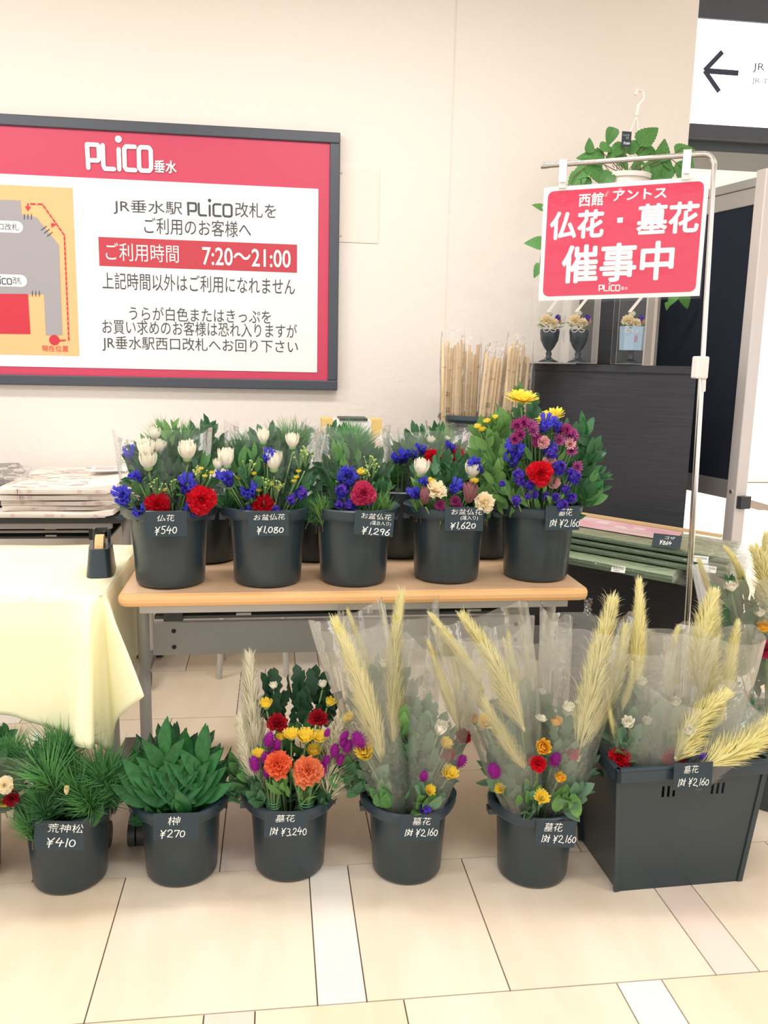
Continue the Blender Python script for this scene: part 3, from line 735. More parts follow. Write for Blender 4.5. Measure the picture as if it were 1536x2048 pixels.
LEAF = {
    'sakaki': leaf_mesh('leaf', 'leaf_sakaki', lance, fold=.35, droop=.10), 'lance': leaf_mesh('leaf', 'leaf_mid', lance, droop=.2), 'lance_light': leaf_mesh('leaf', 'leaf_light', lance, droop=.25),
    'lance_deep': leaf_mesh('leaf', 'leaf_deep', lance, droop=.2), 'oval': leaf_mesh('leaf', 'leaf_mid', oval, droop=.15), 'oval_deep': leaf_mesh('leaf', 'leaf_deep', oval, droop=.15),
    'oval_light': leaf_mesh('leaf', 'leaf_light', oval, droop=.1), 'blade': leaf_mesh('leaf', 'leaf_mid', blade, droop=.15), 'blade_light': leaf_mesh('leaf', 'leaf_light', blade, droop=.3),
    'mum': leaf_mesh('leaf', 'leaf_deep', lobed, droop=.2, n=14), 'mum_dark': leaf_mesh('leaf', 'leaf_dark', lobed, droop=.15, n=14), 'mum_dusty': leaf_mesh('leaf', 'leaf_dusty', lobed, droop=.1, n=14),
    'plant': leaf_mesh('leaf', 'leaf_plant', heart, droop=.3, serr=.06, n=16, fold=.15), 'oval_dusty': leaf_mesh('leaf', 'leaf_dusty', oval, droop=.1),
}
def petals(mb, n, r0, z0, L, wid, tilt, bend, cup=.25, seg=4, mi=0, rnd=None, o=V((0, 0, 0)), M=None, tip=.45, wave=0, phase=0.0, jit=.12):
    rnd = rnd or R
    for k in range(n):
        a = 2 * pi * (k + phase) / n + rnd.uniform(-jit, jit); t0 = radians(tilt + rnd.uniform(-6, 6)); Lk = L * rnd.uniform(.88, 1.08)
        r, z = r0, z0; ca, sa = cos(a), sin(a); vs = []
        for i in range(seg + 1):
            u = i / seg; w = wid * (max(0, sin(pi * (.12 + .76 * u))) ** .7 if u < 1 else tip)
            if u == 1: w = wid * tip
            th = t0 + radians(bend) * u; inn = -cup * w
            nx, nz = cos(th), -sin(th)   # normal of centre line, in r,z plane
            wz = wave * w * (1 if i % 2 else -1)
            for s_ in (-1, 0, 1):
                rr = r + (inn * nx if s_ else 0) + wz * s_ * .5; zz_ = z + (inn * nz if s_ else 0) + wz * s_
                vs.append(V((rr * ca - s_ * w * sa, rr * sa + s_ * w * ca, zz_)) + o)
            r += sin(th) * Lk / seg; z += cos(th) * Lk / seg
        if M: vs = [M @ v for v in vs]
        b = len(mb.v); mb.v += [tuple(v) for v in vs]
        for i in range(seg):
            q = b + i * 3; mb.f += [(q, q + 1, q + 4, q + 3), (q + 1, q + 2, q + 5, q + 4)]; mb.m += [mi, mi]
def ball(mb, r, c=(0, 0, 0), n=10, mi=0, sz=1.0, M=None):
    vs = []
    for i in range(n // 2 + 1):
        b_ = pi * i / (n // 2)
        for j in range(n): vs.append(V((c[0] + r * sin(b_) * cos(2 * pi * j / n), c[1] + r * sin(b_) * sin(2 * pi * j / n), c[2] - r * sz * cos(b_))))
    if M: vs = [M @ v for v in vs]
    mb.add(vs, [(i * n + j, i * n + (j + 1) % n, (i + 1) * n + (j + 1) % n, (i + 1) * n + j) for i in range(n // 2) for j in range(n)], mi)
def mum_bud(m):
    b = MB(); rr = random.Random(1)
    petals(b, 17, .005, .003, .042, .0046, 46, -66, .45, 6, rnd=rr, tip=.35, jit=.08); petals(b, 15, .004, .004, .042, .0044, 36, -50, .45, 6, rnd=rr, tip=.35, phase=.5, jit=.1); petals(b, 12, .002, .005, .040, .0042, 24, -34, .4, 5, rnd=rr, tip=.35); petals(b, 7, .001, .006, .034, .004, 10, -14, .3, 4, rnd=rr, tip=.4)
    ball(b, .0105, (0, 0, .003), 10, 1, .7); return b.mesh('chrysanthemum', [m, 'stem_green'], True)
def mum_cup(m):
    b = MB(); rr = random.Random(22)
    petals(b, 15, .004, .002, .031, .0044, 56, -38, .3, 5, rnd=rr, tip=.5, jit=.06); petals(b, 13, .003, .003, .030, .0042, 44, -30, .3, 5, rnd=rr, tip=.5, phase=.5, jit=.06); petals(b, 9, .002, .004, .024, .004, 26, -20, .3, 4, rnd=rr, tip=.5)
    ball(b, .009, (0, 0, .002), 10, 1, .7); return b.mesh('chrysanthemum', [m, 'stem_green'], True)
def mum_open(m, R0=.045):
    b = MB(); rr = random.Random(2); k = R0 / .045
    for n, t, L in ((22, 78, .043), (20, 64, .040), (18, 50, .034), (14, 34, .027), (10, 16, .02)): petals(b, n, .004 * k, .004 * k, L * k, .0045 * k, t, -12, .25, 4, rnd=rr, phase=rr.random(), tip=.55)
    ball(b, .010 * k, (0, 0, 0), 10, 1, .8); return b.mesh('chrysanthemum', [m, 'stem_green'], True)
def small_mum(m):
    b = MB(); rr = random.Random(3)
    for n, t, L in ((12, 60, .02), (11, 42, .018), (9, 24, .014), (6, 8, .011)): petals(b, n, .002, .002, L, .0030, t, -22, .3, 3, rnd=rr, phase=rr.random(), tip=.5)
    ball(b, .0055, (0, 0, 0), 8, 1, .8); return b.mesh('chrysanthemum', [m, 'stem_green'], True)
def round_mum(m):
    b = MB(); rr = random.Random(4)
    for n, t, L, be in ((12, 62, .026, -70), (11, 48, .024, -70), (9, 30, .022, -62), (7, 12, .02, -40)): petals(b, n, .002, .001, L, .0052, t, be, .35, 4, rnd=rr, phase=rr.random(), tip=.6)
    ball(b, .007, (0, 0, -.001), 8, 1, .8); return b.mesh('chrysanthemum', [m, 'stem_green'], True)
def ruffle(b, rr, r0, R1, z0, tilt, amp, freq, mi=0, na=54, nr=5, dome=0.0):
    "one frilled sheet around the axis"
    ph = rr.uniform(0, 6.28); ph2 = rr.uniform(0, 6.28); vs = []
    for i in range(nr + 1):
        u = i / nr
        for j in range(na):
            a = 2 * pi * j / na; wv = sin(a * freq + ph) + .5 * sin(a * freq * 2.3 + ph2); zg = (1 if j % 2 else -1) * .035 * R1 * (u == 1)
            r = r0 + (R1 - r0) * (u * sin(tilt)) * (1 + .10 * sin(a * 3 + ph2)) + zg; z = z0 + (R1 * cos(tilt)) * u + amp * u * u * wv - dome * u * u
            aa = a + .10 * u * sin(a * freq * 1.3 + ph2); vs.append((r * cos(aa), r * sin(aa), z))
    b.add(vs, [(i * na + j, i * na + (j + 1) % na, (i + 1) * na + (j + 1) % na, (i + 1) * na + j) for i in range(nr) for j in range(na)], mi)
def carnation(m, seed=5, R0=.03, dome=.8):
    b = MB(); rr = random.Random(seed)
    for (rad, z0, t, am, fq) in ((1.0, 0, 80, .0034, 8), (1.0, .0015, 66, .004, 9), (.95, .003, 54, .0042, 8), (.88, .004, 42, .0042, 8), (.78, .005, 30, .004, 7), (.62, .006, 20, .0036, 6), (.5, .007, 10, .003, 5)):
        ruffle(b, rr, .0015, R0 * rad * (1.0 if t > 30 else 1.1), z0, radians(t), am * R0 / .03, fq, dome=.10 * R0 if t > 60 else 0)
    b.tube([(0, 0, -.022), (0, 0, -.012), (0, 0, .001)], [.0035, .0062, .0058], 8, 1)
    return b.mesh('carnation', [m, 'stem_green'], False)
def cockscomb(m, seed, R0=.034):
    b = MB(); rr = random.Random(seed)
    for k, (rad, z0, t) in enumerate(((1.0, -.004, 88), (.98, 0, 76), (.95, .003, 64), (.92, .005, 52), (.86, .007, 40), (.78, .008, 30), (.7, .009, 20), (.6, .010, 10))):
        ruffle(b, rr, .002, R0 * rad, z0, radians(t), .0050 * R0 / .03, 11 - k // 2, na=72, dome=.004)
    b.tube([(0, 0, -.035), (0, 0, -.012), (0, 0, .001)], [.003, .008, .012], 8, 1)
    return b.mesh('cockscomb', [m, 'stem_green'], False)
def gentian(m):
    b = MB(); rr = random.Random(6)
    for k in range(10):
        a = k * 2.4; t = .12 + .45 * (k % 3) / 2; o = V((.008 * cos(a), .008 * sin(a), -.014 + .012 * (k % 3)))
        M = Matrix.Translation(o) @ Matrix.Rotation(a, 4, 'Z') @ Matrix.Rotation(t, 4, 'Y')
        petals(b, 6, .0022, 0, .028, .0046, 13, -6, .55, 5, mi=0 if k % 3 else 1, rnd=rr, M=M, tip=.35, jit=.05)
    petals(b, 5, .004, -.02, .034, .005, 50, 15, .1, 3, mi=2, rnd=rr, tip=.1)
    return b.mesh('gentian', [m, 'petal_indigo', 'leaf_mid'], False)
def statice(m):
    b = MB(); rr = random.Random(8)
    for k in range(34):
        d = V((rr.gauss(0, 1), rr.gauss(0, 1), rr.gauss(0, 1) + .4)).normalized(); p = V((d.x * .014, d.y * .012, d.z * .020)) * rr.uniform(.75, 1.05)
        petals(b, 5, .0006, 0, .0062, .0030, 42, 18, .1, 2, mi=k % 2, rnd=rr, M=zbasis(p, d), tip=.9)
    ball(b, .011, (0, 0, 0), 8, 1, 1.3)
    return b.mesh('statice', [m, 'petal_indigo'], False)
def globe(m):
    b = MB(); rr = random.Random(9)
    for k in range(90):
        t = (k + .5) / 90; ph = k * 2.39996; z = 1 - 2 * t; s_ = math.sqrt(1 - z * z); d = V((s_ * cos(ph), s_ * sin(ph), z))
        petals(b, 3, .0003, 0, .0036, .0015, 24, 5, .2, 1, rnd=rr, M=zbasis(V((d.x * .0085, d.y * .0085, d.z * .016 + .014)), (d + V((0, 0, .5))).normalized()), tip=.2)
    ball(b, .0085, (0, 0, .014), 10, 0, 1.85); return b.mesh('globe_amaranth', [m], False)
def lotus_bud(m):
    b = MB(); rr = random.Random(10)
    petals(b, 5, .004, 0, .062, .019, 40, -66, .75, 7, rnd=rr, tip=.04, jit=.02); petals(b, 5, .003, .001, .066, .018, 34, -58, .75, 7, rnd=rr, tip=.04, phase=.5, jit=.02)
    petals(b, 3, .001, .004, .062, .016, 22, -44, .7, 6, rnd=rr, tip=.04)
    return b.mesh('lotus_bud', [m], True)
def lily_bell(m):
    b = MB(); rr = random.Random(12)
    petals(b, 6, .003, 0, .032, .009, 22, 30, .3, 4, rnd=rr, tip=.2); return b.mesh('blossom', [m], True)
def buttons(m, seed=13, n=9, r=.0065, h=.05):
    b = MB(); rr = random.Random(seed)
    for k in range(n):
        a = rr.uniform(0, 2 * pi); q = rr.uniform(.004, .026); p = V((q * cos(a), q * sin(a), h * rr.uniform(.55, 1.1)))
        b.tube([(0, 0, 0), (p.x * .5, p.y * .5, p.z * .6), tuple(p)], .0011, 4, 1)
        ball(b, r * rr.uniform(.7, 1.1), p, 8, 0 if k % 3 else 2, .8)
    return b.mesh('spray_buds', [m, 'stem_green', 'bud_green'], True)
FL = {'wbud': mum_bud('petal_white'), 'ybud': mum_cup('petal_yellow'), 'yopen': mum_open('petal_yellow'), 'ball_y': round_mum('petal_gold'), 'ball_yellow': round_mum('petal_yellow'), 'ball_w': round_mum('petal_white'),
      'mauve': small_mum('petal_mauve'), 'orchid': small_mum('petal_orchid'), 'pinkmum': small_mum('petal_blush'), 'yellow_s': small_mum('petal_yellow'),
      'red': carnation('petal_red', 5), 'crimson': carnation('petal_crimson', 6, .026), 'cherry': carnation('petal_cherry', 7), 'cream': carnation('petal_cream', 8), 'blush': carnation('petal_blush', 9, .018),
      'orange': cockscomb('petal_orange', 14), 'coral': cockscomb('petal_coral', 15), 'gentian': gentian('petal_blue'), 'statice': statice('petal_violet'), 'globe': globe('petal_magenta'),
      'lotus': lotus_bud('lotus'), 'buds': buttons('petal_yellow'), 'budsg': buttons('bud_green', 14, 9, .0045, .06), 'white_s': small_mum('petal_white'), 'maroon': carnation('petal_orchid', 16, .02)}
FNAME = {'red': 'carnation', 'crimson': 'carnation', 'cherry': 'carnation', 'cream': 'carnation', 'blush': 'carnation', 'orange': 'cockscomb', 'coral': 'cockscomb', 'gentian': 'gentian', 'statice': 'statice', 'globe': 'globe_amaranth', 'lotus': 'lotus_bud', 'buds': 'spray_buds', 'budsg': 'spray_buds', 'maroon': 'carnation'}
FLAB = {'wbud': 'white chrysanthemum', 'ybud': 'yellow chrysanthemum', 'yopen': 'large open yellow chrysanthemum', 'ball_y': 'golden chrysanthemum', 'ball_yellow': 'yellow chrysanthemum', 'ball_w': 'white chrysanthemum', 'mauve': 'mauve spray chrysanthemum', 'orchid': 'magenta spray chrysanthemum', 'pinkmum': 'pale pink spray chrysanthemum',
        'red': 'red carnation', 'crimson': 'dark red carnation', 'cherry': 'cherry pink carnation', 'cream': 'cream carnation', 'blush': 'pale pink carnation', 'orange': 'orange cockscomb', 'coral': 'coral cockscomb', 'gentian': 'blue gentian', 'statice': 'violet statice', 'globe': 'magenta globe flower', 'lotus': 'dusky pink lotus bud', 'maroon': 'purple carnation'}
def pine_tuft(m1, seed, n=150, L=1.0, spread=.95, w=.0105):
    b = MB(); rr = random.Random(seed)
    for k in range(n):
        a = rr.uniform(0, 2 * pi); s_ = spread * math.sqrt(rr.random()); z0 = rr.uniform(-.25, .25)
        d = V((sin(s_) * cos(a), sin(s_) * sin(a), cos(s_))); l = L * rr.uniform(.75, 1.05); side = d.cross(V((rr.gauss(0, 1), rr.gauss(0, 1), rr.gauss(0, 1)))).normalized() * w
        p0 = V((0, 0, z0)); p1 = p0 + d * l * .5; p2 = p0 + d * l + V((0, 0, -.02 * l))
        b.add([p0 - side, p0 + side, p1 + side, p1 - side, p2], [(0, 1, 2, 3), (3, 2, 4)])
    b.tube([(0, 0, -.5), (0, 0, .3)], .018, 5, 1)
    return b.mesh('pine_tuft', [m1, 'twig'], False)
PINE = [pine_tuft('pine_green', 1), pine_tuft('pine_dark', 2), pine_tuft('pine_green', 3, 90, 1, .5), pine_tuft('leaf_light', 4, 46, 1, .45, .02)]
def plume_mesh(seed, n=1500, m='plume', spread=1.0, lean=.3):
    "unit length plume along +Z"
    b = MB(); rr = random.Random(seed)
    cl_ = lambda t: V((.045 * sin(t * 3.0) * lean * 3, .02 * sin(t * 2 + 1), t))
    b.tube([cl_(t / 10) for t in range(11)], [.008 - .007 * t / 10 for t in range(11)], 6, 1)
    wprof = lambda t: .074 * spread * min(1, (t + .05) * 3.2) ** .8 * max(0, 1 - t) ** .55
    vs = []
    for i in range(13):
        t = .04 + .88 * i / 12; r_ = wprof(t) * .30; c_ = cl_(t)
        for j in range(8): vs.append((c_.x + r_ * cos(j * pi / 4), c_.y + r_ * sin(j * pi / 4) * .7, t))
    b.add(vs, [(i * 8 + j, i * 8 + (j + 1) % 8, (i + 1) * 8 + (j + 1) % 8, (i + 1) * 8 + j) for i in range(12) for j in range(8)])
    for k in range(n):
        t = rr.random() ** .95 * .90 - .02; a = rr.uniform(0, 2 * pi); l = (.15 + .12 * rr.random()) * (1.15 - .72 * t); c_ = cl_(t)
        w_ = wprof(min(.975, t + l * .8)) * rr.uniform(.35, 1.15); d = V((cos(a) * w_ / l, sin(a) * w_ * .8 / l, 1)).normalized()
        side = V((-sin(a), cos(a), rr.uniform(-.3, .3))).normalized() * rr.uniform(.0012, .0026)
        fly = .03 if k % 14 == 0 else .006
        p0 = c_ + V((cos(a), sin(a), 0)) * wprof(max(0, t)) * .15; p1 = p0 + d * l * .5 + V((cos(a), sin(a), 0)) * .003; p2 = p0 + d * l * .85 + V((cos(a) * fly, sin(a) * fly, 0)) * .6; p3 = p0 + d * l + V((cos(a), sin(a), -.2)) * fly
        b.add([p0 - side, p0 + side, p1 + side, p1 - side, p2 + side * .6, p2 - side * .6, p3], [(0, 1, 2, 3), (3, 2, 4, 5), (5, 4, 6)])
    return b.mesh('pampas_plume', [m, 'plume_stem'], False)
PLUME = [plume_mesh(1), plume_mesh(2, lean=-.3), plume_mesh(3, 1200, spread=.8, lean=.5)]
PLUME_P = plume_mesh(4, 1300, 'plume_pale', 1.2)

# ================================================================== BOUQUET TOOLS
RB = random.Random(21)
class Bouquet:
    def __init__(s, key, label, group, name='flower_bouquet', cat='bouquet', root=None):
        b = BUCK[key] if key else root; s.b = b; s.root = b + V((0, 0, .04)); s.t = thing(name, label, cat, tuple(s.root), group=group); s.c = b + V((0, 0, BH))
        s.stems = []
    def loc(s, p): return p - s.root
    def flower(s, kind, px, py, Y, size=1.0, face=None, stem=True):
        size *= {'wbud': 1.12, 'gentian': .92, 'red': 1.04}.get(kind, 1.0)
        p = at(px, py, Y); d = (p - s.c); d.z = abs(d.z) + .10; d.normalize(); d = (d + V((RB.uniform(-.12, .12), -.25, .1))).normalized()
        if face is not None: d = V(face).normalized()
        o = inst(FNAME.get(kind, 'chrysanthemum'), FL[kind], s.t, zbasis(s.loc(p), d, size, RB.uniform(0, 6)), FLAB.get(kind))
        if stem:
            e = s.loc(p) - d * .012 * size; mid = e * .55 + V((0, 0, .02)); s.stems.append([tuple(V((e.x * .12, e.y * .12, .0))), tuple(mid), tuple(e)])
        return o
    def leaves(s, kind, px, py, Y, rpx, n, size=.05, rz=1.0, up=.55, name='leaf', shell=.55, face=.75, ry=.8, low=None):
        "leaves over a leafy mass centred on a pixel, radius rpx pixels"
        c = at(px, py, Y); r = rpx / FPX * (c - CP).length
        kinds = kind if isinstance(kind, (list, tuple)) else [kind]
        for k in range(n):
            d = V((RB.gauss(0, 1), RB.gauss(0, 1) - .5, RB.gauss(0, 1) * 1.0 + .1)).normalized(); q = r * (shell + (1 - shell) * RB.random())
            p = c + V((d.x * q, d.y * q * ry, d.z * q * rz))
            g = (p - s.c + V((0, 0, .16))).normalized(); dr = (g * .6 + V((0, 0, up * .8)) + d * .6 + V((RB.gauss(0, .34), RB.gauss(0, .3), RB.gauss(0, .2)))).normalized()
            nr = (V((0, -face, .35)) + d * .6 + V((RB.gauss(0, .4), RB.gauss(0, .3), RB.gauss(0, .4)))).normalized()
            L = size * RB.uniform(.7, 1.25)
            inst(name, LEAF[RB.choice(kinds)], s.t, basis(s.loc(p) - dr * L * .45, dr, nr, L))
    def fill(s, kinds, px, py, Y, rpx, n, size=.04, rz=1.0, m='leaf_deep'):
        "inner foliage too dense to count: one joined part"
        c = at(px, py, Y); r = rpx / FPX * (c - CP).length; b = MB()
        for k in range(n):
            d = V((RB.gauss(0, 1), RB.gauss(0, 1), RB.gauss(0, 1))).normalized(); q = r * RB.random() ** .5 * .92
            p = s.loc(c + V((d.x * q, d.y * q * .8, d.z * q * rz))); dr = (V((0, 0, .7)) + d + V((RB.gauss(0, .3),) * 3)).normalized()
            M = basis(p, dr, V((0, -.8, .4)) + d * .5, size * RB.uniform(.7, 1.2)); pts = []
            for u, w in ((0, 0), (.3, .2), (.6, .2), (1, 0)): pts.append((u, w))
            vs = [M @ V((0, 0, 0)), M @ V((.19, .35, .03)), M @ V((.15, .7, .02)), M @ V((0, 1, -.1)), M @ V((-.15, .7, .02)), M @ V((-.19, .35, .03))]
            b.add(vs, [(0, 1, 2, 3), (0, 3, 4, 5)])
        b.build('foliage', m, s.t, kind='stuff')
    def tufts(s, px, py, Y, n, rpx, size=.09, kind=None, lean=.5):
        c = at(px, py, Y); r = rpx / FPX * (c - CP).length
        for k in range(n):
            p = c + V((RB.uniform(-r, r), RB.uniform(-r, r) * .6, RB.uniform(-r, r) * .6)); g = (p - s.c + V((0, 0, .2))).normalized()
            d = (g * lean + V((RB.uniform(-.35, .35), RB.uniform(-.45, .1), .7))).normalized()
            inst('pine_tuft', PINE[RB.randrange(3) if kind is None else kind], s.t, zbasis(s.loc(p) - d * size * .45, d, size * RB.uniform(.85, 1.15), RB.uniform(0, 6)))
    def plume(s, tip, base, Yt, Yb, w=1.0, k=None, pale=False):
        a = at(base[0], base[1], Yb); b = at(tip[0], tip[1], Yt); L = (b - a).length
        me = PLUME_P if pale else PLUME[RB.randrange(3) if k is None else k]
        inst('pampas_plume', me, s.t, zbasis(s.loc(a), b - a, L, RB.uniform(0, 6), sx=L * w * 1.3 * min(1.0, .42 / L) ** .3))
        e = s.loc(a); s.stems.append([(e.x * .1, e.y * .1, .0), tuple(e * .6), tuple(e)])
    def sleeve(s, bot, top, h=None, r0=.028, r1=.085, m='film', flat=1.0, seed=0, corner=.05, n=56, tilt=0.0, k=18, name='film_sleeve'):
        "clear cone: world points bot, top are the ends of its axis"
        b = MB(); ax = (top - bot); L = ax.length; z = ax.normalized(); x = V((1, 0, 0)); x = (x - z * x.dot(z)).normalized(); y = z.cross(x)
        x2 = x * cos(tilt) + y * sin(tilt); y2 = z.cross(x2)
        def f(u, v):
            a = u * 2 * pi; r_ = r0 + (r1 - r0) * v ** .62
            fold = 1 + .05 * v * noise.noise(V((cos(a) * 3, sin(a) * 3, v * 2 + seed * 5))) * 2 + .10 * (1 - v) * abs(sin(a * 5 + seed)) + .025 * sin(a * 9 + seed * 2 + 3 * v)
            tt = v
            if v == 1: tt = 1 + corner * (abs(cos(a)) ** 6) * 1.6 - .02 * abs(sin(a * 2 + seed))
            else: tt = v * (1 + corner * (abs(cos(a)) ** 6) * 1.6 * v ** 2 - .02 * abs(sin(a * 2 + seed)) * v)
            return s.loc(bot) + x2 * (r_ * cos(a) * fold) + y2 * (r_ * sin(a) * fold * flat) + z * (L * tt)
        b.grid(f, n, k, closed=True); return b.build(name, m, s.t, smooth=True)
    def done(s, r=.0022, extra=6):
        b = MB()
        for st in s.stems: b.tube(st, r, 5)
        for k in range(extra):
            a = RB.uniform(0, 6.28); q = RB.uniform(.01, .05); b.tube([(q * .3 * cos(a), q * .3 * sin(a), 0), (q * cos(a), q * sin(a), BH - .02)], r, 5)
        b.build('stem', 'stem_green', s.t, kind='stuff')


# ---------------- table row, front
BG = 'unwrapped and wrapped bunches on the table'
B = Bouquet('b1', 'bunch with two red carnations and white chrysanthemums behind the ¥540 card', BG)
B.fill(None, 335, 950, 2.23, 72, 260, .045); B.fill(None, 335, 995, 2.2, 62, 120, .04)
B.leaves(['lance_deep', 'oval_deep', 'mum'], 330, 945, 2.22, 72, 60, .052); B.leaves(['mum', 'lance', 'oval'], 300, 975, 2.17, 40, 20, .048); B.leaves(['mum', 'lance'], 390, 960, 2.19, 45, 26, .048)
B.leaves(['lance', 'lance_light'], 335, 890, 2.24, 52, 26, .045); B.leaves('lance', 250, 1000, 2.17, 16, 6, .04)
B.tufts(345, 885, 2.27, 7, 38, .075)
for a in ((293, 917), (375, 920), (297, 938)): B.flower('wbud', a[0], a[1], 2.13, 1.02, face=(0, -.35, 1))
B.flower('wbud', 308, 880, 2.2, .7, face=(.2, -.3, 1)); B.flower('wbud', 318, 908, 2.18, .75, face=(.1, -.3, 1))
B.flower('red', 316, 1012, 2.14, 1.12, face=(-.1, -1, .5)); B.flower('red', 402, 1000, 2.11, 1.22, face=(.2, -1, .25)); 
for a in ((253, 1002, 1.1), (275, 958, .8), (373, 977, 1.15), (248, 990, .9)): B.flower('gentian', a[0], a[1], 2.12, a[2])
B.flower('gentian', 283, 1028, 2.11, .9); B.flower('gentian', 380, 1028, 2.11, .9); B.flower('gentian', 262, 915, 2.2, .9)
for a in ((365, 955), (395, 948), (410, 955), (424, 948), (385, 962), (330, 983), (402, 940)): B.flower('yellow_s', a[0], a[1], 2.14, .42, face=(0, -.5, 1))
for a in ((315, 1000), (345, 1000), (400, 975)): B.flower('budsg', a[0], a[1], 2.13, .8, face=(0, -.1, 1))
B.sleeve(at(335, 1035, 2.23), at(325, 868, 2.27), r0=.085, r1=.125, m='film_thin', seed=1, tilt=.3); B.done()

B = Bouquet('b2', 'bunch with one red carnation and white and yellow buds behind the ¥1,080 card', BG)
B.fill(None, 540, 950, 2.23, 82, 300, .045); B.fill(None, 530, 1000, 2.2, 60, 110, .04)
B.leaves(['lance_deep', 'oval_deep', 'mum'], 535, 945, 2.22, 80, 66, .052); B.leaves(['mum', 'oval', 'lance'], 500, 950, 2.16, 55, 26, .05); B.leaves(['mum', 'lance_deep'], 600, 970, 2.19, 45, 26, .05)
B.tufts(500, 892, 2.27, 6, 32, .085); B.tufts(595, 895, 2.28, 6, 36, .09); B.tufts(610, 1010, 2.17, 4, 22, .075, 1); B.tufts(465, 1000, 2.17, 3, 14, .07, 1)
for a in ((454, 935, 1.0), (548, 942, 1.05), (527, 887, .75), (585, 897, .8), (437, 940, .6)): B.flower('wbud', a[0], a[1], 2.13, a[2], face=(-.05, -.2, 1))
B.flower('red', 527, 1012, 2.14, 1.0, face=(0, -1, .5))
for a in ((456, 962, 1.0), (500, 990, 1.1), (535, 918, .8), (495, 1025, .7)): B.flower('gentian', a[0], a[1], 2.12, a[2])
for a in ((600, 988, .95), (582, 1000, .7), (552, 1022, .7)): B.flower('statice', a[0], a[1], 2.11, a[2])
for a in ((478, 958), (508, 950), (543, 972), (556, 978), (517, 983), (597, 945), (593, 957), (588, 965), (488, 955)): B.flower('yellow_s', a[0], a[1], 2.12, .42, face=(0, -.5, 1))
for a in ((495, 960), (598, 940), (528, 995), (610, 935), (550, 1000)): B.flower('budsg', a[0], a[1], 2.12, .8, face=(.1, -.1, 1))
B.sleeve(at(540, 1035, 2.25), at(548, 855, 2.29), r0=.09, r1=.135, m='film_thin', seed=2, tilt=-.2); B.done()

B = Bouquet('b3', 'bunch with a cherry pink carnation and violet statice behind the ¥1,296 card', BG)
B.fill(None, 710, 960, 2.24, 66, 220, .045); B.fill(None, 712, 1005, 2.2, 58, 120, .04)
B.leaves(['lance_deep', 'oval_deep', 'lance'], 705, 955, 2.22, 62, 44, .05); B.leaves(['lance', 'lance_light'], 695, 925, 2.2, 38, 18, .058, up=1.1); B.leaves(['oval', 'oval_deep'], 755, 985, 2.17, 28, 12, .045)
B.tufts(760, 1020, 2.12, 6, 16, .075, 3, .9); B.tufts(655, 1020, 2.13, 4, 14, .07, 3, .9); B.tufts(705, 895, 2.27, 6, 34, .085)
B.flower('cherry', 726, 988, 2.11, 1.12, face=(.05, -1, .35))
for a in ((684, 985, 1.05), (701, 1012, 1.0), (678, 1010, .7), (740, 1012, .6)): B.flower('statice', a[0], a[1], 2.12, a[2])
for a in ((694, 950, .9), (700, 968, .95), (682, 960, .6)): B.flower('gentian', a[0], a[1], 2.14, a[2])
B.flower('yellow_s', 722, 948, 2.15, .75, face=(0, -.7, 1)); B.flower('ball_w', 735, 938, 2.17, .45); B.flower('crimson', 714, 920, 2.25, .6)
for a in ((727, 975), (742, 965), (735, 950)): B.flower('budsg', a[0], a[1], 2.16, .8, face=(.1, -.1, 1))
B.sleeve(at(712, 1035, 2.25), at(705, 862, 2.28), r0=.08, r1=.105, m='film_thin', seed=3, tilt=.1); B.done()

B = Bouquet('b4', 'bunch with lotus buds and cream carnations behind the ¥1,620 card', BG)
B.fill(None, 905, 985, 2.23, 58, 180, .04)
B.leaves(['lance_deep', 'oval_deep', 'mum'], 885, 960, 2.22, 62, 40, .048); B.leaves(['lance', 'lance_light'], 840, 975, 2.15, 14, 5, .075, up=1.0); B.leaves(['mum', 'oval_deep'], 930, 955, 2.2, 38, 18, .045)
B.tufts(880, 1012, 2.135, 7, 24, .055, 3, .1); B.tufts(962, 1018, 2.14, 4, 10, .05, 3, .1); B.tufts(838, 1012, 2.15, 3, 8, .05, 3, .1)
B.flower('lotus', 851, 1008, 2.10, .72, face=(-.1, -.1, 1)); B.flower('lotus', 937, 1006, 2.09, .88, face=(.05, -.1, 1))
B.flower('cream', 870, 985, 2.11, 1.0, face=(.1, -.4, 1)); B.flower('cream', 966, 1006, 2.10, .95, face=(.5, -1, .4))
for a in ((840, 952, .95), (943, 955, .95)): B.flower('wbud', a[0], a[1], 2.14, a[2], face=(.05, -.3, 1))
for a in ((860, 966), (948, 967)): B.flower('yellow_s', a[0], a[1], 2.12, .75, face=(0, -.5, 1))
for a in ((832, 990, .8), (851, 968, .7), (908, 980, .95)): B.flower('gentian', a[0], a[1], 2.12, a[2])
for a in ((910, 1004), (880, 1012), (915, 1016)): B.flower('maroon', a[0], a[1], 2.11, .75, face=(0, -.8, 1))
B.done()

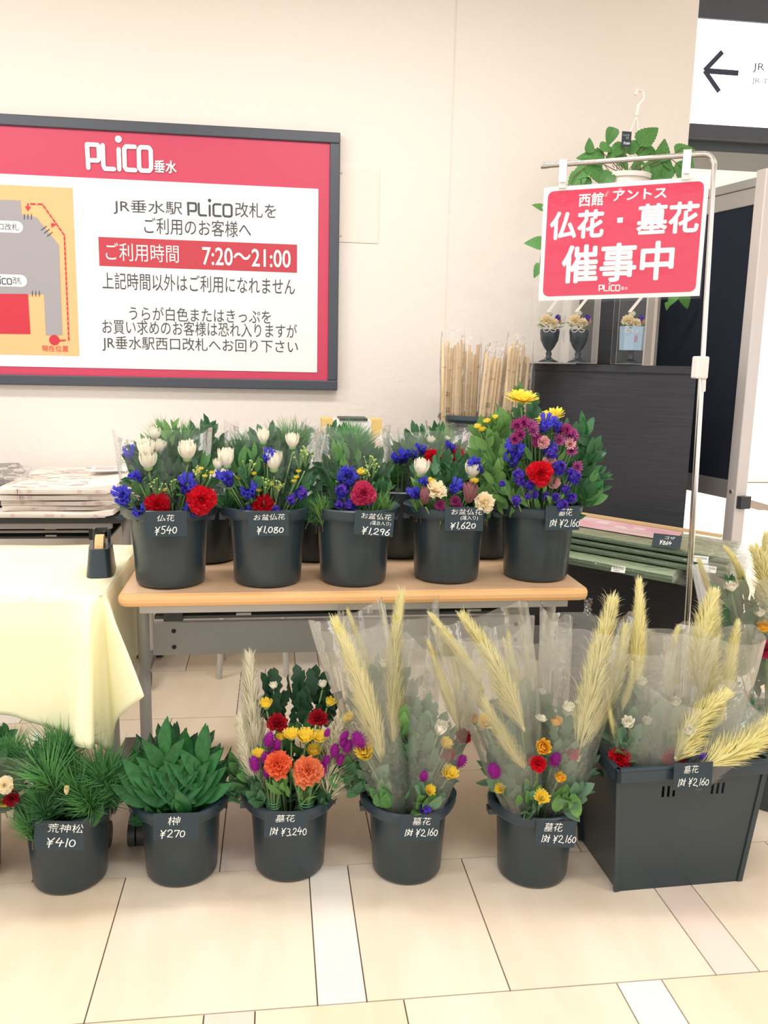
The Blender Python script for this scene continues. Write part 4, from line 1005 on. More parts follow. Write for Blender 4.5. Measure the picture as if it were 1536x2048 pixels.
B = Bouquet('b5', 'tall leafy bunch with two open yellow chrysanthemums at the right end of the table', BG)
B.fill(None, 1080, 940, 2.26, 92, 420, .05, 1.0); B.fill(None, 1085, 1000, 2.22, 70, 160, .045); B.fill(None, 1170, 950, 2.26, 40, 120, .045, 1.6)
B.leaves('oval_light', 985, 880, 2.19, 44, 40, .055, 1.3); B.leaves(['oval_light', 'lance_light', 'oval'], 1000, 945, 2.17, 50, 44, .055, 1.0); B.leaves(['oval', 'lance_light'], 1020, 1000, 2.15, 32, 14, .05)
B.leaves(['oval_deep', 'sakaki'], 1165, 900, 2.22, 36, 34, .055, 1.6); B.leaves(['oval_deep', 'sakaki', 'oval'], 1175, 975, 2.2, 36, 34, .055, 1.2); B.leaves(['lance', 'lance_deep', 'lance_light'], 1085, 985, 2.14, 55, 30, .045); B.leaves(['mum', 'oval_deep'], 1060, 850, 2.25, 45, 24, .045)
B.leaves('oval', 1035, 785, 2.23, 10, 4, .045); B.leaves('mum', 1105, 858, 2.25, 26, 10, .04); B.leaves(['lance', 'lance_light', 'mum'], 1085, 920, 2.16, 50, 30, .042); B.leaves(['lance_light', 'oval'], 960, 985, 2.17, 26, 12, .055)
B.flower('yopen', 1043, 806, 2.18, 1.0, face=(0, -.25, 1)); B.flower('yopen', 1104, 842, 2.17, .92, face=(-.45, -.2, 1))
for a in ((1033, 853), (1047, 848), (1060, 853), (1119, 866), (1140, 870), (1131, 862), (1145, 876)): B.flower('orchid' if a[0] % 2 else 'mauve', a[0], a[1], 2.14, 1.05, face=(R.uniform(-.5, .5), -1, .45))
for a in ((1065, 863, 'mauve'), (1041, 872, 'orchid'), (1117, 882, 'mauve'), (1140, 890, 'pinkmum'), (1143, 903, 'mauve'), (1153, 935, 'mauve'), (1075, 882, 'maroon'), (1030, 880, 'orchid')): B.flower(a[2], a[0], a[1], 2.13, .95, face=(R.uniform(-.4, .4), -1, .4))
for a in ((1085, 885), (1098, 923), (1107, 965), (1104, 932)): B.flower('blush', a[0], a[1], 2.12, 1.0, face=(.2, -1, .4))
for a in ((1032, 908, 1.25), (1090, 856, 1.1), (1026, 925, .9), (953, 930, .9), (960, 940, .7), (1095, 905, .9), (1112, 858, .8)): B.flower('gentian', a[0], a[1], 2.13, a[2])
B.flower('red', 1079, 947, 2.09, 1.12, face=(0, -1, .3))
for a in ((1038, 952, .95), (1042, 965, .7), (1117, 938, 1.1), (1148, 957, 1.0), (1105, 908, .9), (1060, 972, .8), (1130, 980, .7), (1110, 995, .7), (1092, 993, .6), (1070, 990, .6), (1033, 1002, .8), (1142, 997, .8), (1122, 1012, 1.0), (1055, 993, .5), (1005, 968, .5), (1140, 945, .6)): B.flower('statice', a[0], a[1], 2.10, a[2])
for a in ((956, 856), (965, 862), (975, 845), (990, 838)): B.flower('yellow_s', a[0], a[1], 2.16, .6, face=(-.4, -.6, 1))
B.done()

# ---------------- table row, back (wrapped)
B = Bouquet('r1', 'wrapped bunch of greens behind the ¥540 bucket', BG)
B.fill(None, 400, 905, 2.49, 52, 110, .045); B.leaves(['lance_deep', 'mum'], 395, 905, 2.48, 52, 26, .05); B.tufts(385, 885, 2.5, 4, 30, .08)
B.sleeve(at(395, 1010, 2.46), at(395, 850, 2.49), r0=.075, r1=.115, m='film_thin', seed=4); B.done()
B = Bouquet('r3', 'wrapped bunch of greens with a small red flower behind the ¥1,296 bucket', BG)
B.fill(None, 660, 920, 2.49, 66, 160, .045); B.leaves(['lance_deep', 'lance', 'mum'], 660, 920, 2.47, 64, 36, .055); B.leaves('lance_light', 690, 905, 2.43, 30, 10, .065, up=1); B.tufts(705, 880, 2.48, 6, 30, .08)
B.flower('wbud', 700, 887, 2.42, .7); B.flower('crimson', 713, 922, 2.4, .9); B.flower('gentian', 672, 905, 2.42, .9); B.flower('gentian', 733, 910, 2.42, .9)
B.sleeve(at(665, 1010, 2.48), at(690, 862, 2.51), r0=.08, r1=.13, m='film', seed=5, tilt=.2); B.done()
B = Bouquet('r4', 'wrapped bunch of pine and red flowers behind the ¥1,620 bucket', BG)
B.fill(None, 860, 930, 2.52, 72, 230, .045); B.leaves(['lance_deep', 'mum', 'oval_deep'], 860, 935, 2.49, 70, 50, .052); B.leaves(['lance_light', 'lance'], 835, 925, 2.42, 20, 6, .07, up=1); B.tufts(835, 895, 2.5, 9, 48, .09); B.tufts(795, 950, 2.46, 4, 16, .09)
for a in ((859, 885, .8), (893, 880, .5)): B.flower('ball_w', a[0], a[1], 2.42, a[2])
B.flower('red', 865, 916, 2.40, .85, face=(0, -1, .3)); B.flower('red', 914, 912, 2.42, .8, face=(0, -1, .3))
for a in ((795, 922, 1.0), (808, 918, .9), (825, 915, .9), (842, 905, .9), (897, 900, .9)): B.flower('gentian', a[0], a[1], 2.41, a[2])
B.sleeve(at(860, 1010, 2.50), at(860, 866, 2.53), r0=.085, r1=.135, m='film', seed=6, tilt=-.15); B.sleeve(at(905, 1000, 2.56), at(905, 850, 2.6), r0=.05, r1=.085, m='film_crinkle', seed=7); B.done()
B = Bouquet('r5', 'wrapped bunch of greens behind the tall leafy bunch', BG)
B.fill(None, 1000, 930, 2.52, 62, 130, .045); B.leaves(['lance_deep', 'oval_deep'], 975, 940, 2.47, 52, 26, .05)
B.sleeve(at(975, 1010, 2.48), at(960, 880, 2.50), r0=.08, r1=.12, m='film_thin', seed=8); B.done()

# ---------------- floor row
BF = 'bunches in the floor buckets'
B = Bouquet('f0', 'pine bunch with a cream flower at the left edge of the floor row', BF)
B.fill(None, -30, 1560, 1.98, 60, 160, .045); B.leaves(['mum_dusty', 'oval_deep', 'mum'], -10, 1560, 1.93, 48, 24, .055); B.tufts(-5, 1500, 1.98, 9, 28, .085); B.tufts(-20, 1580, 1.92, 5, 24, .07)
B.leaves('oval_deep', 10, 1470, 2.0, 14, 5, .05)
B.flower('cream', 8, 1570, 1.88, .7, face=(.4, -1, .4)); B.flower('crimson', 22, 1597, 1.9, .7, face=(.6, -1, .2)); B.flower('ybud', 0, 1605, 1.9, .7)
B.sleeve(at(-20, 1640, 1.97), at(10, 1480, 2.0), r0=.07, r1=.12, m='film_thin', seed=9); B.done()
B = Bouquet('f1', 'bunch of pine sprigs in the ¥410 bucket', BF, cat='pine bunch', name='pine_bunch')
B.fill(None, 130, 1600, 1.98, 62, 200, .04); B.leaves(['oval_deep', 'mum', 'oval'], 140, 1590, 1.95, 68, 32, .045); B.leaves('oval', 75, 1500, 1.99, 16, 6, .04)
B.tufts(128, 1490, 1.99, 3, 14, .125); B.tufts(205, 1540, 1.94, 4, 22, .125); B.tufts(110, 1545, 1.92, 4, 36, .12); B.tufts(75, 1600, 1.90, 3, 18, .10); B.tufts(150, 1590, 1.89, 4, 34, .10); B.tufts(60, 1640, 1.90, 2, 12, .085, 0)
B.tufts(215, 1570, 1.93, 4, 14, .11, 1); B.leaves('oval', 195, 1635, 1.91, 10, 3, .05)
ball_ = MB(); petals(ball_, 9, .002, 0, .022, .004, 18, -20, .3, 3)
inst('pine_bud', ball_.mesh('pine_bud', 'plume_stem'), B.t, zbasis(B.loc(at(133, 1588, 1.865)), (0.1, -.4, 1)))
B.done()
B = Bouquet('f2', 'bunch of broad glossy green leaves in the ¥270 bucket', BF, cat='leafy bunch', name='leafy_bunch')
B.fill(None, 350, 1590, 2.0, 72, 260, .05, m='leaf_sakaki'); B.fill(None, 350, 1540, 2.05, 60, 120, .06, m='leaf_deep')
B.leaves('sakaki', 350, 1550, 2.0, 74, 46, .105, up=.7, face=1.0)
for kx, ky in ((330, 1480), (405, 1500), (300, 1540), (378, 1560), (340, 1590)):
    for q in range(7):
        sg_ = -1 if q % 2 else 1; hh_ = q // 2; p_ = at(kx, min(1612 - 14 * hh_, ky + 105 - hh_ * 24), 1.915); dr_ = V((sg_ * (.75 - .15 * hh_), -.25, .65 + .1 * hh_)) if q < 6 else V((.05, -.1, 1))
        inst('leaf', LEAF['sakaki'], B.t, basis(B.loc(p_), dr_.normalized(), V((-.35 * sg_, -1, .45)), .105 * RB.uniform(.85, 1.1)))
B.leaves('sakaki', 350, 1600, 1.93, 55, 12, .09, up=1.0, face=1.4); B.leaves(['sakaki', 'oval_deep'], 410, 1545, 2.04, 44, 24, .085); B.leaves('oval_deep', 265, 1530, 2.05, 24, 12, .07)
B.leaves('oval_deep', 435, 1590, 1.98, 20, 10, .06)
B.done()

def grave_bunch(key, label, x, plume, fl, root_dx, leafs):
    B = Bouquet(key, label, BF)
    return B
B = Bouquet('f3', 'left unwrapped bunch with a tall plume and an orange cockscomb in the ¥3,240 bucket', BF)
B.fill(None, 535, 1545, 1.98, 48, 150, .042); B.leaves(['oval_deep', 'oval'], 510, 1540, 1.97, 46, 34, .048); B.leaves('oval_deep', 485, 1565, 1.94, 32, 16, .052); B.leaves('oval_deep', 462, 1588, 1.92, 10, 4, .05); B.leaves(['oval', 'oval_deep'], 560, 1480, 2.0, 30, 14, .042); B.leaves('lance_light', 560, 1570, 1.90, 20, 8, .045, up=.9)
B.leaves('mum_dark', 547, 1400, 2.03, 30, 20, .07, 1.5, up=1.0); B.leaves('oval_deep', 515, 1590, 1.90, 18, 8, .045)
B.plume((500, 1296), (532, 1605), 2.02, 1.95, 1.35, pale=True); B.plume((482, 1420), (522, 1590), 1.98, 1.94, 1.5, pale=True)
B.flower('ball_w', 547, 1376, 2.01, .65, face=(0, -.3, 1)); B.flower('ball_yellow', 533, 1415, 1.98, .95, face=(-.1, -.3, 1)); B.flower('crimson', 555, 1450, 1.95, 1.0, face=(.1, -.35, 1))
for a in ((517, 1515, .7), (562, 1480, .55)): B.flower('ybud', a[0], a[1], 1.93, a[2], face=(0, -.2, 1))
for a in ((536, 1492, 1.25), (553, 1500, .95), (512, 1540, 1.25), (530, 1525, 1.0), (534, 1552, 1.0), (543, 1515, .8)): B.flower('globe', a[0], a[1], 1.91, a[2], face=(R.uniform(-.3, .3), -.2, 1))
B.flower('orange', 556, 1530, 1.88, .98, face=(-.1, -.5, 1))
m_ = MB(); g0 = B.loc(at(547, 1612, 1.93))
for dz in (0, .006, .013): m_.lathe([(.0165, g0.z + dz - .001), (.0175, g0.z + dz), (.0165, g0.z + dz + .001)], 16, (g0.x, g0.y))
m_.build('rubber_band', 'band_green', B.t, label='green band')
s_ = MB()
for k in range(12):
    a_ = R.uniform(0, 6.28); r_ = R.uniform(.004, .014); s_.tube([(g0.x * .6 + r_ * cos(a_), g0.y * .6 + r_ * sin(a_), 0), (g0.x + r_ * cos(a_), g0.y + r_ * sin(a_), g0.z), (g0.x + r_ * 3 * cos(a_), g0.y + r_ * 3 * sin(a_) + .01, g0.z + .1)], .0026, 6)
s_.build('stem', 'stem_green', B.t, kind='stuff', label='pale stems tied above the rim')
B.done()
B = Bouquet('f3', 'right unwrapped bunch with a coral cockscomb and magenta globe flowers in the ¥3,240 bucket', BF)
B.fill(None, 625, 1555, 1.98, 46, 150, .042); B.leaves(['oval_deep', 'oval'], 640, 1540, 1.96, 52, 36, .048); B.leaves(['oval_deep', 'oval'], 690, 1545, 1.94, 32, 18, .052); B.leaves('oval_deep', 712, 1578, 1.92, 8, 3, .055); B.leaves(['oval', 'oval_deep'], 600, 1470, 2.0, 30, 14, .042); B.leaves('oval_deep', 655, 1600, 1.92, 18, 8, .045)
B.leaves('mum_dark', 618, 1405, 2.04, 40, 24, .075, 1.3, up=1.0); B.leaves('mum_dark', 650, 1400, 2.04, 26, 12, .065, 1.2, up=1.0); B.leaves('blade_light', 610, 1590, 1.88, 22, 10, .05)
B.plume((700, 1418), (648, 1600), 1.99, 1.95, 2.6, pale=True); B.plume((722, 1450), (655, 1590), 1.98, 1.94, 2.0, pale=True)
B.flower('ball_w', 645, 1374, 2.01, .7, face=(0, -.3, 1)); B.flower('ball_yellow', 657, 1410, 1.98, .85, face=(.4, -.3, 1)); B.flower('crimson', 636, 1440, 1.95, .95, face=(0, -.3, 1))
for a in ((583, 1478, .85), (611, 1484, 1.05), (640, 1484, .9), (628, 1510, .85)): B.flower('ybud', a[0], a[1], 1.92, a[2], face=(0, -.2, 1))
for a in ((651, 1472, .7), (683, 1480, .9), (690, 1502, 1.1), (667, 1512, 1.1), (678, 1528, .95), (648, 1530, .9), (645, 1550, 1.1), (684, 1492, .9)): B.flower('globe', a[0], a[1], 1.90, a[2], face=(R.uniform(0, .6), -.2, 1))
B.flower('coral', 615, 1543, 1.87, 1.1, face=(0, -.6, 1))
m_ = MB(); g0 = B.loc(at(612, 1612, 1.93))
for dz in (0, .006, .013): m_.lathe([(.0175, g0.z + dz - .001), (.0185, g0.z + dz), (.0175, g0.z + dz + .001)], 16, (g0.x, g0.y))
m_.build('rubber_band', 'band_green', B.t, label='green band')
s_ = MB()
for k in range(12):
    a_ = R.uniform(0, 6.28); r_ = R.uniform(.004, .014); s_.tube([(g0.x * .6 + r_ * cos(a_), g0.y * .6 + r_ * sin(a_), 0), (g0.x + r_ * cos(a_), g0.y + r_ * sin(a_), g0.z), (g0.x + r_ * 3 * cos(a_), g0.y + r_ * 3 * sin(a_) + .01, g0.z + .1)], .0026, 6)
s_.build('stem', 'stem_green', B.t, kind='stuff', label='pale stems tied above the rim')
B.done()

D = ['mum_dusty', 'mum', 'oval_dusty']
B = Bouquet('f4', 'wrapped plume bunch leaning left in the floor bucket right of the ¥3,240 one', BF)
B.fill(None, 765, 1530, 1.95, 46, 130, .045, 1.5, m='leaf_dusty'); B.leaves(D, 755, 1540, 1.93, 42, 26, .06, 1.5); B.leaves('oval', 770, 1600, 1.87, 22, 8, .05)
B.plume((655, 1226), (762, 1545), 1.93, 1.91, 1.15, 0); B.flower('ybud', 730, 1507, 1.87, .95); B.flower('globe', 727, 1492, 1.88, 1.7); B.flower('yellow_s', 702, 1440, 1.95, 1.0); B.flower('ybud', 733, 1515, 1.87, .8)
B.sleeve(at(795, 1622, 1.905), at(700, 1240, 1.94), r0=.03, r1=.092, m='film', seed=11, tilt=.2); B.done()
B = Bouquet('f4', 'wrapped bunch with a white bud standing upright at the back of the same bucket', BF)
B.fill(None, 770, 1420, 2.03, 56, 150, .055, 1.4, m='leaf_dusty'); B.leaves(D + ['mum'], 765, 1400, 2.01, 56, 36, .07, 1.3, up=1.0); B.leaves(D, 810, 1440, 2.02, 50, 22, .07, 1.2)
B.plume((693, 1212), (765, 1400), 2.08, 2.05, .9, 1); B.plume((768, 1212), (800, 1330), 2.08, 2.05, .8, 2); B.plume((812, 1172), (793, 1500), 1.96, 1.92, .95, 0)
B.flower('ball_w', 769, 1334, 1.97, .8, face=(0, -.3, 1)); B.flower('crimson', 842, 1420, 1.98, .8)
B.sleeve(at(820, 1620, 1.99), at(775, 1225, 2.06), r0=.045, r1=.13, m='film', seed=12, tilt=-.1); B.done()
B = Bouquet('f4', 'wrapped leafy bunch leaning right in the floor bucket right of the ¥3,240 one', BF)
B.fill(None, 850, 1520, 1.94, 52, 160, .05, 1.5, m='leaf_dusty'); B.leaves(['mum_dusty', 'mum_dusty', 'mum'], 845, 1480, 1.90, 52, 40, .07, 1.5, up=1.0); B.leaves(['oval', 'oval_light'], 825, 1455, 1.9, 40, 12, .05); B.leaves(['oval_dusty', 'oval_light'], 840, 1590, 1.85, 36, 18, .055)
B.plume((855, 1278), (912, 1455), 1.93, 1.91, 1.0, 1); B.plume((902, 1285), (915, 1455), 1.98, 1.95, 1.0, 2)
B.flower('wbud', 877, 1467, 1.85, .75, face=(.2, -.5, 1)); B.flower('ybud', 889, 1492, 1.85, .7, face=(.3, -.5, 1)); B.flower('ybud', 896, 1553, 1.84, .9, face=(.2, -.6, 1)); B.flower('ybud', 858, 1583, 1.83, .6); B.flower('crimson', 892, 1508, 1.87, .8); B.flower('crimson', 925, 1475, 1.9, .8); B.flower('globe', 846, 1558, 1.84, 1.0); B.flower('globe', 916, 1530, 1.87, 1.2); B.flower('statice', 852, 1616, 1.84, .9)
B.sleeve(at(850, 1628, 1.89), at(890, 1290, 1.93), r0=.03, r1=.106, m='film', seed=13, tilt=.3); B.done()

B = Bouquet('f5', 'wrapped bunch with two curved plumes leaning left in the floor bucket beside the crate', BF)
B.fill(None, 1035, 1540, 1.90, 52, 150, .05, 1.4, m='leaf_dusty'); B.leaves(D, 1020, 1530, 1.87, 48, 32, .065, 1.5); B.leaves(['oval_dusty', 'oval_light'], 1050, 1600, 1.82, 38, 18, .055)
B.plume((908, 1222), (1045, 1465), 1.87, 1.85, 1.2, 0); B.plume((968, 1385), (1062, 1545), 1.82, 1.84, 1.2, 1); B.plume((852, 1222), (965, 1380), 1.96, 1.93, 1.0, 2); B.plume((855, 1225), (985, 1440), 1.99, 1.93, .9, 1)
B.flower('ybud', 972, 1450, 1.85, .85, face=(-.2, -.6, 1)); B.flower('ball_y', 950, 1445, 1.93, .9); B.flower('ball_w', 995, 1396, 1.88, .8); B.flower('ball_y', 1083, 1496, 1.79, 1.15, face=(0, -.9, .6)); B.flower('red', 1075, 1530, 1.8, .7, face=(0, -.5, 1)); B.flower('ybud', 1082, 1598, 1.78, .8); B.flower('globe', 992, 1550, 1.82, 1.5); B.flower('ybud', 1002, 1580, 1.83, .6)
B.flower('white_s', 1081, 1442, 1.84, .8)
B.sleeve(at(1050, 1630, 1.855), at(965, 1250, 1.89), r0=.03, r1=.114, m='film', seed=14, tilt=.1); B.done()
B = Bouquet('f5', 'wrapped bunch standing upright at the back of the bucket beside the crate', BF)
B.fill(None, 1040, 1450, 1.98, 50, 130, .055, 1.4, m='leaf_dusty'); B.leaves(D, 1050, 1440, 1.96, 50, 28, .07, 1.4, up=1.0)
B.plume((1020, 1258), (1050, 1410), 1.99, 1.96, 1.0, 1); B.plume((1003, 1272), (1020, 1400), 2.02, 1.98, .9, 2); B.plume((1048, 1275), (1058, 1390), 2.0, 1.98, .8, 0)
B.flower('ball_w', 1083, 1390, 1.92, .65); B.flower('yellow_s', 1070, 1430, 1.92, .8)
B.sleeve(at(1075, 1630, 1.95), at(1055, 1262, 2.0), r0=.04, r1=.11, m='film', seed=15, tilt=-.1); B.done()
B = Bouquet('f5', 'wrapped bunch with one tall thick plume leaning right in the bucket beside the crate', BF)
B.fill(None, 1130, 1530, 1.89, 50, 170, .05, 1.6, m='leaf_dusty'); B.leaves(['mum_dusty', 'mum_dusty', 'mum'], 1120, 1500, 1.85, 46, 36, .062, 1.7, up=1.0); B.leaves(['oval_light', 'oval_dusty'], 1140, 1590, 1.81, 34, 20, .055); B.leaves('mum', 1095, 1470, 1.9, 30, 14, .055, 1.6)
B.plume((1231, 1185), (1165, 1525), 1.85, 1.83, 1.45, 0); B.plume((1245, 1240), (1180, 1480), 1.88, 1.86, 1.1, 1)
B.flower('ball_w', 1135, 1422, 1.84, .9); B.flower('ball_y', 1109, 1450, 1.85, .95); B.flower('cherry', 1141, 1506, 1.82, .7); B.flower('ball_y', 1117, 1560, 1.79, .8); B.flower('globe', 1106, 1528, 1.82, 1.3); B.flower('white_s', 1155, 1408, 1.86, .5)
B.sleeve(at(1112, 1632, 1.855), at(1168, 1240, 1.89), r0=.03, r1=.110, m='film', seed=16, tilt=-.2); B.done()

# ---------------- crate
CX, CY = 1.003, 1.915
cr_ = thing('plastic_crate', 'large black plastic crate with vent slots at the right end of the floor row', 'crate', (CX, CY, 0), radians(2))
cr_.scale = (1, 1, 1.085)
CHt = .335
def cw(z): return .166 + .030 * z / CHt
def cd(z): return .114 + .022 * z / CHt
b = MB()
# front wall with real slots
xs = [-1, -.42, -.385, -.345, -.31, -.27, -.235, .27, .305, .345, .38, .42, .455, 1]; zs = [0, .235, .262, .30]
def P4(u, z, side, off=0): return (u * (cw(z) - off), side * (cd(z) - off), z)
for off in (0, .004):
    for i in range(len(xs) - 1):
        for j in range(len(zs) - 1):
            if j == 1 and i % 2 == 1 and i not in (0,): continue
            q = [P4(xs[i], zs[j], -1, off), P4(xs[i + 1], zs[j], -1, off), P4(xs[i + 1], zs[j + 1], -1, off), P4(xs[i], zs[j + 1], -1, off)]
            b.add(q, [(0, 1, 2, 3) if off == 0 else (3, 2, 1, 0)])
for i in range(1, len(xs) - 2, 2):
    for (u0, u1) in ((xs[i], xs[i]), (xs[i + 1], xs[i + 1])): b.add([P4(u0, zs[1], -1), P4(u0, zs[1], -1, .004), P4(u0, zs[2], -1, .004), P4(u0, zs[2], -1)], [(0, 1, 2, 3)])
for off in (0, .004):
    for fx in (-1, 1): b.add([(fx * (cw(0) - off), -cd(0) + off, 0), (fx * (cw(0) - off), cd(0) - off, 0), (fx * (cw(.3) - off), cd(.3) - off, .3), (fx * (cw(.3) - off), -cd(.3) + off, .3)], [(0, 1, 2, 3)])
    b.add([(-cw(0) + off, cd(0) - off, 0), (cw(0) - off, cd(0) - off, 0), (cw(.3) - off, cd(.3) - off, .3), (-cw(.3) + off, cd(.3) - off, .3)], [(0, 1, 2, 3)])
b.box(-cw(0), -cd(0), .0, cw(0), cd(0), .004)
b.build('body', 'black_plastic', cr_)
rm = MB()
for (x0, y0, x1, y1) in ((-1, -1, 1, -1), (1, -1, 1, 1), (1, 1, -1, 1), (-1, 1, -1, -1)):
    W3, D3 = cw(.3) + .006, cd(.3) + .006
    ax, ay, bx_, by = x0 * W3, y0 * D3, x1 * W3, y1 * D3
    rm.box(min(ax, bx_) - .007, min(ay, by) - .007, .283, max(ax, bx_) + .007, max(ay, by) + .007, .31)
    rm.box(min(ax, bx_) - .010, min(ay, by) - .010, .31, max(ax, bx_) + .004, max(ay, by) + .004, .318)
rm.build('rim', 'black_rim', cr_, bevel=.003)
for sx in (-1, 1):
    for sy in (-1, 1):
        b = MB(); b.add([(sx * cw(0) - .010, sy * cd(0) - .004, .002), (sx * cw(0) + .003, sy * cd(0) - .004, .002), (sx * cw(0) + .003, sy * cd(0) + .004, .002), (sx * cw(0) - .010, sy * cd(0) + .004, .002),
               (sx * cw(.285) - .010, sy * cd(.285) - .004, .285), (sx * cw(.285) + .003, sy * cd(.285) - .004, .285), (sx * cw(.285) + .003, sy * cd(.285) + .004, .285), (sx * cw(.285) - .010, sy * cd(.285) + .004, .285)],
              [(0, 3, 2, 1), (4, 5, 6, 7), (0, 1, 5, 4), (1, 2, 6, 5), (2, 3, 7, 6), (3, 0, 4, 7)])
        b.build('corner_rib', 'black_plastic', cr_)
BUCK['cr'] = V((CX, CY, .06))
card('cr', 1386, 1552, [('k', '墓花', -.26, .26, .28, .38), ('h', '1T Y2,160', -.40, -.22, .30, .76)], 'price card reading ¥2,160 on the front of the crate', tilt=-1, w=.100, h=.066, dy=-.162)
BC = 'wrapped plume bunches in the crate'
B = Bouquet('cr', 'wrapped bunch with two white buds at the left end of the crate', BC)
B.fill(None, 1270, 1455, 1.90, 50, 130, .05, 1.2, m='leaf_dusty'); B.leaves(D + ['mum'], 1265, 1450, 1.87, 50, 34, .065, 1.3); B.leaves(['mum_dusty', 'oval_light'], 1250, 1485, 1.83, 34, 14, .06)
B.plume((1275, 1148), (1262, 1390), 1.93, 1.90, 1.15, 0); B.plume((1262, 1320), (1245, 1420), 1.86, 1.86, 1.1, 1); B.plume((1215, 1370), (1235, 1500), 1.85, 1.84, .9, 2)
B.flower('ball_w', 1284, 1370, 1.88, .8); B.flower('ball_w', 1257, 1450, 1.80, .95); B.flower('ball_w', 1294, 1446, 1.82, .7); B.flower('red', 1238, 1520, 1.82, .95, face=(0, -.7, 1))
B.sleeve(at(1262, 1560, 1.86), at(1270, 1290, 1.91), r0=.06, r1=.10, m='film', seed=21, tilt=.1); B.done()
B = Bouquet('cr', 'wrapped bunch in hazy film in the middle of the crate', BC)
B.fill(None, 1330, 1470, 1.92, 52, 130, .05, 1.1, m='leaf_dusty'); B.leaves(D + ['oval_light'], 1320, 1480, 1.87, 52, 30, .075, 1.1)
B.plume((1362, 1248), (1335, 1400), 1.97, 1.94, 1.3, 1)
B.flower('ball_w', 1350, 1410, 1.86, .85); B.flower('red', 1345, 1518, 1.82, .9, face=(0, -.7, 1)); B.flower('ybud', 1395, 1545, 1.8, .5)
B.sleeve(at(1320, 1560, 1.87), at(1352, 1262, 1.95), r0=.04, r1=.105, m='film_haze', seed=22, tilt=-.3); B.sleeve(at(1300, 1550, 1.84), at(1345, 1385, 1.84), r0=.04, r1=.085, m='film', seed=23, tilt=.4); B.done()
B = Bouquet('cr', 'wrapped bunch with wide tall plumes at the back right of the crate', BC)
B.fill(None, 1420, 1480, 1.95, 48, 120, .05, m='leaf_deep'); B.leaves(D + ['mum', 'oval'], 1450, 1440, 1.94, 52, 30, .06)
B.plume((1440, 1172), (1400, 1420), 1.97, 1.92, 1.9, 0); B.plume((1478, 1235), (1440, 1400), 1.97, 1.93, 1.5, 1); B.plume((1425, 1200), (1395, 1400), 1.99, 1.94, 1.3, 2)
B.sleeve(at(1400, 1560, 1.92), at(1442, 1265, 1.96), r0=.04, r1=.105, m='film_haze', seed=24, tilt=.2); B.done()
B = Bouquet('cr', 'wrapped bunch with two large plumes lying over the right side of the crate', BC)
B.fill(None, 1400, 1520, 1.88, 34, 70, .045, m='leaf_dusty'); B.leaves(D, 1380, 1500, 1.86, 28, 14, .06)
B.plume((1475, 1385), (1358, 1525), 1.80, 1.79, 2.6, 0); B.plume((1560, 1400), (1400, 1535), 1.78, 1.79, 2.2, 1); B.plume((1445, 1400), (1370, 1470), 1.84, 1.84, 2.2, 2); B.plume((1530, 1470), (1420, 1540), 1.79, 1.79, 2.0, 2)
B.flower('ball_w', 1376, 1467, 1.79, .9); B.flower('statice', 1404, 1512, 1.79, .8)
B.sleeve(at(1365, 1560, 1.83), at(1500, 1410, 1.83), r0=.04, r1=.085, m='film', seed=25, tilt=.2); B.done()
B = Bouquet('g1', 'wrapped plume bunch in the bucket behind the crate at the right edge', BF)
B.fill(None, 1500, 1300, 2.20, 66, 170, .06, 1.5); B.leaves(['mum', 'oval_deep', 'lance_deep'], 1495, 1270, 2.16, 62, 44, .08, 1.5, up=1.0); B.leaves('lance_deep', 1465, 1190, 2.2, 24, 10, .09, up=1)
B.plume((1400, 1112), (1450, 1235), 2.3, 2.26, 1.1, 1); B.plume((1500, 1090), (1560, 1290), 2.12, 2.12, 1.8, 0); B.plume((1442, 1090), (1490, 1200), 2.24, 2.22, 1.6, 2); B.plume((1540, 1060), (1560, 1230), 2.2, 2.18, 1.8, 0)
B.flower('ball_w', 1463, 1181, 2.12, 1.0); B.flower('ball_w', 1518, 1232, 2.1, .9); B.flower('ball_y', 1526, 1262, 2.09, 1.2); B.flower('cherry', 1532, 1302, 2.08, 1.0)
B.sleeve(at(1520, 1460, 2.2), at(1490, 1130, 2.22), r0=.05, r1=.15, m='film_haze', seed=26); B.done()

